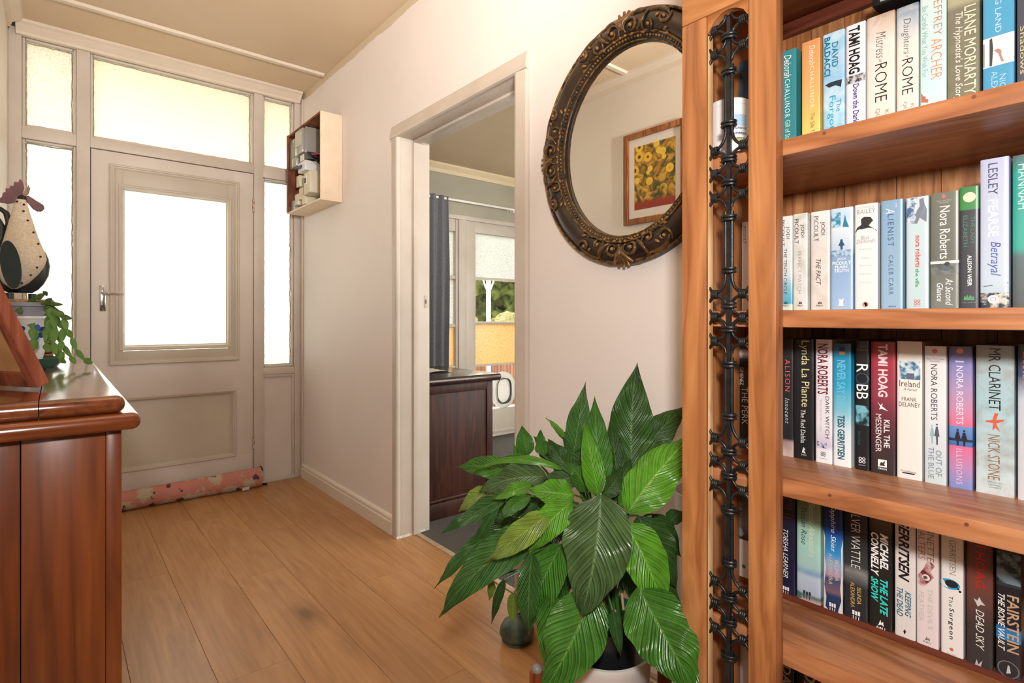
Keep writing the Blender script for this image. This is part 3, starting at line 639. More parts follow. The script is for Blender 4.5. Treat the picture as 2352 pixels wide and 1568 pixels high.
def book(row, ul, ur, vtop, label, stops, items=(), mottle=0.0, second=None, interp='LINEAR', dx=0.0, depth=0.135, zt=None, bulge=0.0015, zoff=0.0, group=None):
    X = PX+dx; zb = SH[row][1]+zoff
    vm = {'A': 150, 'B': 600, 'C': 930, 'D': 1300, 'E': 1545}[row]
    ya, yb = on_x(ul, vm, X).y, on_x(ur, vm, X).y
    ztop = zt if zt else on_x(ul, vtop, X).z
    sp = Spine(X, ya, yb, bulge)
    r = root('book', label, 'book', ((X+0.06), (ya+yb)/2, zb), group)
    xb = min(X+depth, KX-0.004)
    cm = cover_mat('book_cover', stops, zb, ztop, mottle, interp, second)
    # cover: spine wrap plus two boards
    prof = [sp.pt(q, 0, 0) for q in SPINE_A]; th = 0.0009
    outer = [(p.x, p.y) for p in prof]+[(xb, yb), (xb, yb+th)]+[(X+th, yb+th), (X+th, ya-th)]+[(xb, ya-th), (xb, ya)]
    bm = bmesh.new(); lo = [bm.verts.new((x, y, zb)) for x, y in outer]; hi = [bm.verts.new((x, y, ztop)) for x, y in outer]; n = len(outer)
    for i in range(n): bm.faces.new((lo[i], lo[(i+1) % n], hi[(i+1) % n], hi[i]))
    bm.faces.new(lo[::-1]); bm.faces.new(hi)
    bm_done('cover', bm, cm, r, True, 30)
    box('pages', (X+th+0.0002, yb+th+0.0002, zb+0.0006), (xb-0.001, ya-th-0.0002, ztop-0.0012), M['pages'], r)
    zz = lambda a, v: on_x(ul+(ur-ul)*a, v, X).z
    for it in items:
        k = it[0]
        if k in 'vh':
            _, s, a0, a1, v0, v1, c = it[:7]; st = it[7] if len(it) > 7 else ''
            ac = (a0+a1)/2; sp.text(r, s, a0, a1, zz(ac, v0), zz(ac, v1), c, st, 'lettering', k == 'h')
        elif k == 'p':
            _, a0, a1, v0, v1, m_ = it[:6]; ac = (a0+a1)/2
            sp.patch(r, a0, a1, zz(ac, v0), zz(ac, v1), m_ if not isinstance(m_, tuple) else ink(m_))
        elif k == 'o':
            _, a, v, rad, c = it[:5]; inner = it[5] if len(it) > 5 else 0.0; sz = it[6] if len(it) > 6 else 1.0
            sp.disc(r, a, zz(a, v), rad, ink(c), inner=inner, sz=sz)
        elif k == 'g':
            _, pts, c = it; sp.poly(r, [(a, zz(a, v)) for a, v in pts], ink(c) if isinstance(c, tuple) else c)
        elif k == '4':          # publisher's mark of four rings
            _, a, v, rad, c = it; w = abs(yb-ya); z = zz(a, v)
            for sa in (-1, 1):
                for sz in (-1, 1): sp.disc(r, a+sa*rad*1.05/w, z+sz*rad*1.05, rad, ink(c), inner=rad*0.58)
        elif k == 'au':         # flame mark over initials
            _, a, v, hpx, c = it; w = abs(yb-ya)
            sp.poly(r, [(a-0.10, zz(a, v)), (a, zz(a, v-hpx)), (a+0.04, zz(a, v-hpx*0.5)), (a+0.12, zz(a, v-hpx*0.8)), (a+0.14, zz(a, v)), (a+0.05, zz(a, v-hpx*0.25))], ink(c))
            sp.text(r, 'A&U', a-0.2, a+0.2, zz(a, v+hpx*0.15), zz(a, v+hpx*0.55), c, 'b', 'lettering', True)
        elif k == 'H':          # block-and-stripe mark
            _, a, v0, v1, c = it; h = v1-v0
            for q in range(3): sp.patch(r, a-0.18+q*0.12, a-0.09+q*0.12, zz(a, v0+h*0.05*(q % 2)), zz(a, v0+h*0.45), ink(c), 'printed_mark', 0.0005, 2)
            for q in range(3): sp.patch(r, a-0.16+q*0.12, a-0.13+q*0.12, zz(a, v0+h*0.55), zz(a, v1), ink(c), 'printed_mark', 0.0005, 2)
        elif k == 'fig':        # small standing figure
            _, a, v0, v1, wid_, c = it; h = v1-v0
            sp.poly(r, [(a-wid_*0.18, zz(a, v0+h*0.18)), (a+wid_*0.18, zz(a, v0+h*0.18)), (a+wid_*0.5, zz(a, v0+h*0.62)), (a+wid_*0.2, zz(a, v0+h*0.62)), (a+wid_*0.18, zz(a, v1)), (a-wid_*0.12, zz(a, v1)), (a-wid_*0.2, zz(a, v0+h*0.62)), (a-wid_*0.5, zz(a, v0+h*0.6))], ink(c))
            sp.disc(r, a, zz(a, v0+h*0.09), 0.45*wid_*abs(yb-ya)*0.45, ink(c))
    return r, sp
W, K = (248, 248, 246), (24, 24, 26)
GA, GB, GC, GD, GE = 'books on the highest visible shelf', 'books on the shelf at eye level', 'books on the middle lower shelf', 'books on the lower shelf', 'books on the lowest visible shelf'
def row(r, g, lst):
    for b_ in lst: book(r, *b_[:5], **(dict(items=b_[5]) | (b_[6] if len(b_) > 6 else {}) | dict(group=g)))

row('A', GA, [
 (1780, 1829, 127, 'teal paperback with white lettering beside the inner post', [(0, (64, 150, 154)), (0.75, (58, 142, 148)), (1, (110, 200, 180))],
   [('v', 'Deborah', .45, .78, 126, 178, W, 'i'), ('v', 'CHALLINOR', .48, .72, 182, 270, W, 'w'), ('v', 'Gill of Stars', .5, .74, 276, 330, (230, 240, 200))], dict(bulge=0.0008)),
 (1842, 1884, 101, 'orange and yellow paperback with cream lettering', [(0, (232, 160, 104)), (0.5, (238, 188, 112)), (0.75, (240, 214, 120)), (1, (230, 214, 160))],
   [('v', 'Deborah', .42, .74, 104, 149, (252, 240, 222), 'i'), ('v', 'CHALLINOR', .46, .70, 152, 249, (252, 240, 222), 'w'), ('v', 'The Silk Thief', .5, .72, 259, 320, (150, 110, 60))]),
 (1891, 1940, 83, 'icy blue and white thriller with teal capitals', [(0, (206, 228, 240)), (0.35, (170, 208, 232)), (0.55, (214, 234, 242)), (1, (150, 208, 232))],
   [('v', 'BALDACCI', .06, .36, 87, 176, (10, 122, 152), 'B'), ('v', 'DAVID', .42, .72, 97, 154, (44, 130, 156), 'b'), ('g', [(.1, 197), (.3, 191), (.6, 186), (.9, 182), (.85, 200), (.6, 196), (.3, 202)], (40, 58, 70)),
    ('v', 'Forgotten', .22, .60, 221, 335, (14, 168, 196), ''), ('v', 'The', .64, .86, 227, 256, (14, 150, 186), '')], dict(mottle=0.6, second=(120, 190, 226))),
 (1944, 1988, 63, 'white paperback with tall black capitals and a grey city strip', [(0, (240, 236, 240)), (1, (236, 230, 238))],
   [('v', 'TAMI HOAG', .14, .74, 62, 169, K, 'B'), ('p', 0, 1, 172, 190, pict((60, 60, 64), (210, 208, 210), 150)), ('v', 'Down the Darkest Road', .36, .68, 193, 330, (72, 66, 150), 'b')]),
 (1992, 2055, 45, 'cream novel with brown sand at its top and thin black capitals', [(0, (178, 150, 128)), (0.10, (214, 192, 172)), (0.22, (236, 224, 212)), (1, (234, 222, 210))],
   [('v', 'Mistress', .34, .70, 73, 133, (96, 84, 80), 'it'), ('v', 'of', .44, .56, 136, 144, (120, 104, 98), 'i'), ('v', 'ROME', .30, .74, 146, 233, (34, 26, 26), 't'), ('v', 'QUINN', .3, .48, 250, 300, (160, 140, 120)), ('v', 'KATE', .66, .8, 252, 290, (160, 140, 120))], dict(mottle=0.35, second=(246, 238, 228))),
 (2060, 2110, 22, 'cream novel with a cloudy blue top and thin black capitals', [(0, (120, 140, 158)), (0.12, (176, 190, 200)), (0.3, (232, 224, 214)), (1, (234, 224, 212))],
   [('v', 'Daughters', .22, .66, 43, 125, (96, 86, 84), 'it'), ('v', 'of', .44, .56, 127, 133, (120, 104, 98), 'i'), ('v', 'ROME', .26, .76, 135, 216, (34, 26, 26), 't'), ('v', 'QUINN', .3, .48, 234, 285, (160, 140, 120)), ('v', 'KATE', .66, .8, 238, 275, (160, 140, 120))], dict(mottle=0.3, second=(246, 240, 232))),
 (2114, 2174, 0, 'pale mint novel with orange outlined capitals', [(0, (210, 232, 226)), (0.6, (200, 234, 230)), (1, (206, 230, 232))],
   [('v', 'JEFFREY', .42, .84, -8, 82, (190, 130, 96), 't'), ('v', 'ARCHER', .42, .84, 88, 181, (236, 138, 84), 't'), ('v', 'Be Careful What You Wish For', .08, .30, 16, 178, (140, 176, 172)), ('g', [(.04, 236), (.04, 214), (.14, 222), (.22, 222), (.22, 228), (.32, 228), (.32, 236)], (196, 110, 90))], dict(zt=1.590)),
 (2176, 2250, 0, 'olive-grey novel with cream capitals and a white script title', [(0, (196, 190, 160)), (0.18, (176, 172, 140)), (0.22, (128, 124, 104)), (0.85, (124, 120, 98)), (1, (104, 92, 84))],
   [('v', 'LIANE MORIARTY', .54, .90, 12, 216, (236, 228, 200), ''), ('v', "The Hypnotist's Love Story", .20, .50, 30, 232, (240, 238, 226), 'i')], dict(mottle=0.3, second=(150, 146, 120), zt=1.592)),
 (2258, 2330, 0, 'bright blue novel with a picture of a white cap across its spine', [(0, (88, 168, 206)), (1, (76, 156, 196))],
   [('v', 'KING LAND', .40, .60, -40, 75, (190, 220, 234)), ('p', 0, 1, 82, 150, pict((226, 226, 224), (246, 246, 246), 40)), ('g', [(.02, 104), (.3, 88), (.34, 112), (.30, 152), (.02, 157)], (70, 72, 72)), ('g', [(.36, 116), (.5, 112), (1, 128), (1, 134), (.6, 142), (.5, 124)], (176, 136, 120)), ('v', 'ALEXANDER', .28, .48, 164, 270, (170, 208, 226)), ('v', 'NICOLA', .54, .74, 170, 240, (170, 208, 226))], dict(zt=1.594)),
 (2336, 2400, 0, 'slate grey novel with small gold lettering at the end of its row', [(0, (78, 80, 92)), (1, (86, 86, 96))], [('v', 'Shadows', .12, .32, 60, 170, (206, 196, 150))], dict(zt=1.585)),
])
row('B', GB, [
 (1704, 1752, 511, 'white paperback between the iron grille and the inner post', [(0, (236, 234, 228)), (1, (226, 222, 212))], [('v', 'PICOULT', .06, .22, 520, 560, (90, 90, 92))]),
 (1782, 1820, 500, 'white paperback fading to sea blue at its foot', [(0, (238, 236, 230)), (0.6, (220, 226, 226)), (0.75, (140, 194, 210)), (0.92, (80, 172, 196)), (0.93, (214, 224, 206)), (1, (226, 230, 214))],
   [('v', 'JODI', .62, .86, 520, 549, (52, 52, 56)), ('v', 'PICOULT', .34, .56, 506, 566, (52, 52, 56)), ('v', 'THE TENTH CIRCLE', .50, .70, 571, 676, (70, 84, 92)), ('au', .6, 699, 8, (60, 84, 96))]),
 (1822, 1855, 493, 'white paperback with grey sketch marks and two lines of capitals', [(0, (232, 230, 222)), (1, (230, 228, 220))],
   [('v', 'JODI', .52, .80, 515, 545, (44, 44, 48)), ('v', 'PICOULT', .12, .40, 503, 560, (44, 44, 48)), ('v', 'PERFECT MATCH', .34, .60, 577, 674, (150, 146, 136), 't'), ('au', .5, 699, 8, (60, 60, 60))], dict(mottle=0.55, second=(196, 188, 172))),
 (1863, 1906, 488, 'white paperback with a beige cloud and handwritten black title', [(0, (240, 238, 234)), (0.35, (226, 220, 210)), (1, (228, 220, 210))],
   [('v', 'JODI', .50, .76, 509, 540, (60, 60, 62)), ('v', 'PICOULT', .16, .42, 497, 555, (60, 60, 62)), ('v', 'THE PACT', .28, .54, 595, 654, (40, 36, 36), 'i'), ('au', .46, 699, 8, (90, 84, 80))], dict(mottle=0.6, second=(206, 196, 182))),
 (1909, 1959, 481, 'blue paperback with a snowy tree scene above white capitals', [(0, (206, 224, 236)), (0.1, (196, 218, 234)), (0.2, (222, 232, 238)), (0.42, (190, 210, 228)), (0.47, (138, 170, 204)), (0.6, (146, 178, 214)), (1, (168, 194, 228))],
   [('p', 0, .46, 489, 523, pict((60, 140, 176), (190, 220, 234), 120)), ('g', [(.55, 521), (.66, 492), (.72, 505), (.84, 521)], (44, 128, 160)), ('fig', .5, 550, 573, .3, (44, 84, 120)), ('p', 0, 1, 574, 588, pict((110, 146, 180), (180, 204, 224), 160)),
    ('h', 'JODI', .30, .68, 592, 598, W, 'b'), ('h', 'PICOULT', .08, .92, 600, 608, W, 'b'), ('h', 'PLAIN', .20, .76, 610, 616, W, 'b'), ('h', 'TRUTH', .16, .82, 618, 625, W, 'b'), ('g', [(.36, 702), (.40, 692), (.36, 686), (.5, 688), (.62, 685), (.56, 694), (.6, 702)], W)]),
 (1964, 2016, 472, 'white paperback with a black photograph of two dark hats', [(0, (238, 236, 232)), (1, (234, 230, 226))],
   [('h', 'CATHERINE', .12, .88, 473, 479, (170, 166, 160), 't'), ('h', 'BAILEY', .10, .92, 480, 490, (150, 146, 140)), ('g', [(.02, 534), (.10, 524), (.30, 516), (.28, 504), (.42, 498), (.70, 498), (.82, 506), (.62, 518), (.96, 528), (.98, 531)], (48, 46, 46)), ('h', 'Black', .28, .66, 541, 550, (120, 90, 100), 'it'), ('h', 'Diamonds', .08, .90, 549, 558, (120, 90, 100), 'it'),
    ('h', "'Engrossing'", .22, .76, 570, 574, (180, 176, 172)), ('h', "'Brilliant'", .28, .7, 590, 594, (180, 176, 172)), ('h', "'Fascinating'", .22, .76, 608, 612, (180, 176, 172)), ('h', "'Magnificent'", .22, .76, 627, 631, (180, 176, 172)), ('h', "'Compulsive'", .2, .76, 646, 650, (180, 176, 172)), ('o', .48, 699, .0046, (224, 110, 70)), ('o', .48, 699, .0024, W, 0, 1.5)]),
 (2024, 2074, 463, 'plain pale blue paperback with spaced slate capitals', [(0, (136, 172, 200)), (1, (152, 184, 206))],
   [('v', 'THE', .66, .76, 466, 476, (220, 230, 238)), ('v', 'A', .24, .64, 478, 490, (226, 236, 242), 'i'), ('v', 'LIENIST', .32, .60, 492, 566, (70, 92, 124), 'w'), ('v', 'CALEB CARR', .36, .58, 586, 677, (76, 96, 130), 'w'), ('h', 'sphere', .36, .70, 701, 706, (50, 64, 90), 'b')]),
 (2082, 2133, 456, 'pale aqua paperback with a figure photo over red and green lettering', [(0, (196, 216, 220)), (1, (190, 212, 216))],
   [('p', .02, .50, 455, 514, pict((80, 110, 150), (210, 220, 228), 130)), ('p', .50, .98, 453, 511, (206, 210, 214)), ('g', [(.40, 513), (.48, 484), (.62, 474), (.60, 458), (.78, 454), (.84, 470), (.94, 480), (.92, 510), (.62, 500), (.50, 514)], (118, 128, 142)),
    ('v', 'nora roberts', .42, .66, 541, 614, (206, 70, 76), 'b'), ('v', 'the villa', .42, .60, 617, 659, (40, 150, 96), 'b'), ('4', .5, 694, .0022, (206, 100, 100)), ('h', 'piatkus', .34, .66, 701, 704, (206, 120, 116))]),
 (2137, 2203, 446, 'grey-green paperback with a misty photo strip and white lettering', [(0, (116, 118, 104)), (0.6, (108, 110, 100)), (1, (122, 126, 120))],
   [('g', [(.40, 451), (.48, 445), (.56, 451), (.48, 457)], (220, 110, 110)), ('h', 'New York Times', .24, .76, 459, 462, (196, 196, 188)), ('h', 'Bestseller', .34, .66, 463, 466, (196, 196, 188)), ('v', 'Nora Roberts', .34, .70, 473, 594, W, ''), ('p', 0, 1, 599, 605, (236, 236, 226)), ('p', 0, 1, 606, 630, pict((88, 92, 90), (130, 134, 128), 50)), ('o', .60, 606, .0036, (70, 60, 56)), ('o', .56, 614, .006, (84, 100, 108)),
    ('v', 'At Second', .54, .80, 639, 701, W, 'i'), ('v', 'Glance', .24, .46, 650, 692, W, 'i')]),
 (2204, 2249, 432, 'charcoal paperback with a green block and cream disc on top', [(0, (64, 132, 72)), (0.185, (66, 140, 76)), (0.19, (60, 64, 70)), (1, (66, 68, 76))],
   [('o', .52, 453, .0078, (230, 226, 190)), ('o', .52, 453, .0055, (200, 200, 160), .0048), ('v', 'THE LADY', .58, .80, 497, 560, (78, 126, 98)), ('v', 'ELIZABETH', .20, .42, 495, 567, (78, 126, 98)), ('v', 'ALISON WEIR', .42, .64, 586, 657, W, 'b'), ('g', [(.22, 689), (.26, 680), (.36, 682), (.42, 676), (.48, 683), (.58, 676), (.64, 682), (.74, 680), (.78, 689)], (84, 150, 100)), ('h', 'PALLADIUM', .16, .84, 693, 696, (130, 150, 140))], dict(interp='LINEAR')),
 (2252, 2318, 369, 'tall lavender-white novel with navy capitals and a town picture at its foot', [(0, (188, 194, 220)), (0.6, (192, 202, 220)), (0.82, (190, 206, 220)), (1, (170, 188, 200))],
   [('v', 'LESLEY', .28, .62, 375, 447, (52, 56, 84), ''), ('v', 'PEARSE', .28, .64, 458, 543, (244, 246, 250), 'b'), ('v', 'Betrayal', .26, .72, 555, 634, (66, 88, 168), 'i'), ('p', 0, 1, 672, 707, pict((52, 60, 74), (206, 204, 190), 130)), ('g', [(.12, 657), (.98, 648), (.98, 650), (.12, 659)], (80, 86, 110)), ('o', .46, 687, .0064, (232, 230, 236)), ('o', .46, 687, .0036, (170, 160, 180), .0026)], dict(depth=0.148)),
 (2326, 2400, 359, 'tall teal and grey novel at the end of its row', [(0, (86, 108, 110)), (0.12, (44, 160, 148)), (0.6, (58, 168, 152)), (0.66, (90, 110, 112)), (1, (86, 90, 92))],
   [('v', 'HANNAH', .18, .5, 376, 480, (190, 222, 214)), ('v', 'FIRE', .56, .80, 480, 620, W, 'b'), ('o', .5, 690, .004, (200, 226, 214))], dict(depth=0.148)),
])
row('C', GC, [
 (1695, 1742, 800, 'black paperback with white lettering behind the iron grille', [(0, (70, 70, 74)), (0.05, (236, 238, 242)), (0.10, (60, 66, 84)), (0.13, (28, 29, 33)), (1, (26, 27, 30))],
   [('v', 'GIMENEZ', .12, .30, 842, 884, W), ('v', 'THE PERK', .22, .50, 889, 974, W, 't')]),
 (1783, 1822, 779, 'black paperback with salmon capitals and a pink photo at its foot', [(0, (42, 42, 44)), (0.85, (40, 40, 43)), (0.88, (180, 150, 146)), (1, (222, 196, 190))],
   [('v', 'ALISON', .54, .84, 825, 898, (222, 92, 92), 'w'), ('v', 'Innocent', .54, .80, 914, 972, (206, 206, 208), 'iw')], dict(mottle=0.25, second=(54, 50, 50))),
 (1824, 1869, 778, 'black paperback with large pale gold lettering', [(0, (38, 38, 40)), (1, (34, 34, 37))],
   [('v', 'Lynda La Plante', .28, .80, 782, 934, (226, 216, 160), ''), ('v', 'The Red Dahlia', .36, .60, 940, 1017, (232, 232, 230), ''), ('g', [(.42, 1038), (.50, 1026), (.60, 1031), (.54, 1034), (.62, 1041)], (220, 220, 218)), ('h', 'PAN', .40, .64, 1042, 1046, (200, 200, 198))]),
 (1874, 1911, 779, 'white paperback with tall dark red capitals and a lilac smudge', [(0, (228, 222, 226)), (0.7, (236, 230, 236)), (0.86, (206, 196, 214)), (0.9, (238, 236, 240)), (1, (238, 238, 240))],
   [('v', 'NORA ROBERTS', .12, .78, 789, 905, (110, 24, 28), 'b'), ('v', 'DARK WITCH', .62, .86, 910, 1006, (50, 44, 48)), ('v', 'BOOK ONE OF THE COUSINS', .28, .38, 918, 990, (170, 166, 172)), ('p', .10, .70, 1014, 1028, pict((60, 60, 96), (206, 200, 220), 160)), ('4', .48, 1042, .0021, (50, 50, 54)), ('h', 'piatkus', .26, .72, 1051, 1054, (90, 90, 94))]),
 (1915, 1955, 788, 'sky blue thriller fading to white with slate capitals', [(0, (70, 96, 112)), (0.10, (36, 140, 178)), (0.35, (52, 164, 202)), (0.55, (130, 196, 212)), (0.72, (216, 232, 236)), (1, (240, 242, 242))],
   [('p', .34, .66, 795, 806, (44, 60, 110)), ('p', .34, .66, 807, 814, (220, 140, 60)), ('v', 'NEVER SAY DIE', .22, .70, 827, 931, (110, 196, 222), 'b'), ('v', 'TESS GERRITSEN', .24, .66, 953, 1054, (36, 92, 112), 'B')]),
 (1965, 1997, 782, 'slim black paperback with huge white capitals and a blue moonlit panel', [(0, (30, 32, 34)), (1, (30, 32, 36))],
   [('h', 'Nora', .26, .78, 792, 798, (120, 120, 120)), ('h', 'Roberts', .12, .92, 799, 806, (120, 120, 120)), ('v', 'R', .10, .92, 836, 855, W, ''), ('o', .5, 869, .0105, (50, 76, 100), .0085), ('v', 'BB', .10, .92, 883, 916, W, ''), ('p', .02, .98, 931, 976, pict((30, 50, 58), (120, 186, 200), 70)), ('v', 'Born In Death', .2, .4, 990, 1022, (40, 96, 104)), ('4', .5, 1056, .0026, W), ('h', 'piatkus', .26, .74, 1066, 1069, (220, 220, 220))]),
 (2001, 2057, 784, 'crimson to maroon thriller with bold white capitals and a bird mark', [(0, (150, 34, 44)), (0.13, (166, 52, 66)), (0.4, (148, 60, 78)), (0.6, (98, 48, 58)), (0.8, (66, 48, 52)), (1, (52, 48, 50))],
   [('v', 'TAMI HOAG', .30, .70, 790, 911, (236, 216, 220), 'B'), ('g', [(.28, 922), (.40, 930), (.50, 926), (.46, 932), (.72, 944), (.44, 938), (.34, 940), (.40, 934)], W), ('v', 'KILL THE', .54, .78, 964, 1028, (240, 232, 232), 'b'), ('v', 'MESSENGER', .20, .44, 950, 1037, (240, 232, 232), ''), ('p', .30, .66, 1055, 1072, W), ('g', [(.36, 1068), (.42, 1060), (.5, 1062), (.60, 1057), (.56, 1066), (.6, 1070)], (60, 50, 50)), ('h', 'ORION', .30, .66, 1074, 1078, W, 'b')]),
 (2061, 2118, 783, 'cream-white novel with a blue seaside picture near its top', [(0, (226, 220, 208)), (0.1, (236, 232, 222)), (1, (236, 232, 226))],
   [('p', .10, .94, 829, 871, pict((66, 112, 150), (206, 222, 228), 110)), ('p', .38, .70, 857, 871, (90, 106, 124)), ('h', 'Ireland', .10, .92, 874, 888, (80, 64, 54)), ('h', 'A Novel', .26, .82, 891, 897, (110, 96, 84), 'i'), ('h', 'FRANK', .20, .80, 912, 921, (96, 70, 58)), ('h', 'DELANEY', .08, .94, 924, 934, (96, 70, 58)), ('h', 'TimeWarner', .14, .80, 1080, 1084, (60, 60, 60)), ('p', .22, .72, 1085, 1088, (30, 30, 30))]),
 (2124, 2174, 794, 'white to pale blue novel with a photo of a walking couple', [(0, (222, 220, 216)), (0.4, (230, 232, 234)), (0.8, (206, 218, 224)), (1, (202, 218, 220))],
   [('o', .48, 806, .0036, (212, 120, 116)), ('h', 'New York Times', .10, .90, 822, 826, (140, 140, 142)), ('h', 'Bestseller', .28, .72, 827, 831, (140, 140, 142)), ('v', 'NORA ROBERTS', .30, .60, 836, 964, (70, 66, 74), ''), ('fig', .36, 973, 1018, .22, (150, 186, 190)), ('fig', .58, 970, 1021, .24, (84, 90, 104)), ('v', 'OUT OF', .52, .80, 1034, 1093, (120, 136, 150)), ('v', 'THE BLUE', .18, .44, 1026, 1098, (120, 136, 150))]),
 (2180, 2234, 795, 'lilac and pink novel with two dark figures on a blue band', [(0, (84, 84, 128)), (0.12, (132, 132, 186)), (0.3, (176, 150, 190)), (0.45, (206, 142, 176)), (0.56, (230, 110, 150)), (0.562, (110, 150, 206)), (0.70, (70, 112, 178)), (0.702, (226, 112, 152)), (0.85, (186, 140, 186)), (1, (120, 146, 206))],
   [('o', .48, 806, .0044, (216, 150, 130)), ('v', '1', .28, .64, 828, 832, (220, 210, 230)), ('v', 'NORA ROBERTS', .32, .62, 840, 974, (236, 226, 240), ''), ('p', 0, 1, 1007, 1013, (40, 44, 70)), ('fig', .38, 983, 1022, .26, (34, 34, 48)), ('fig', .66, 986, 1024, .26, (34, 34, 48)), ('v', 'ILLUSIONS', .32, .58, 1030, 1111, (230, 196, 222), 'w')]),
 (2242, 2330, 792, 'thick pale blue novel stained brown with a red star mark', [(0, (140, 150, 152)), (0.12, (168, 190, 194)), (0.4, (170, 204, 212)), (1, (206, 220, 222))],
   [('v', 'MR CLARINET', .34, .66, 800, 942, (30, 26, 26), ''), ('g', [(.26, 965), (.44, 964), (.50, 948), (.60, 949), (.54, 964), (.74, 963), (.74, 967), (.54, 972), (.64, 991), (.52, 982), (.44, 988), (.46, 971), (.26, 968)], (218, 96, 66)), ('v', 'NICK STONE', .32, .64, 998, 1101, (150, 112, 84), ''), ('h', 'PENGUIN', .32, .70, 1106, 1110, (130, 130, 130)), ('h', 'MICHAEL', .34, .68, 1112, 1116, (110, 110, 110)), ('h', 'JOSEPH', .36, .66, 1118, 1122, (110, 110, 110))], dict(mottle=0.5, second=(150, 142, 128), depth=0.148)),
 (2338, 2420, 790, 'novel with a dark blue top and white foot at the end of its row', [(0, (40, 44, 56)), (0.2, (66, 84, 110)), (0.36, (196, 204, 214)), (1, (212, 212, 218))], [('v', 'CHAPMAN', .14, .3, 806, 890, (222, 110, 60), 'b')]),
])
def rowD(lst):
    for b_ in lst: book('D', *b_[:5], **(dict(items=b_[5]) | (b_[6] if len(b_) > 6 else {}) | dict(group=GD, zoff=0.0116)))
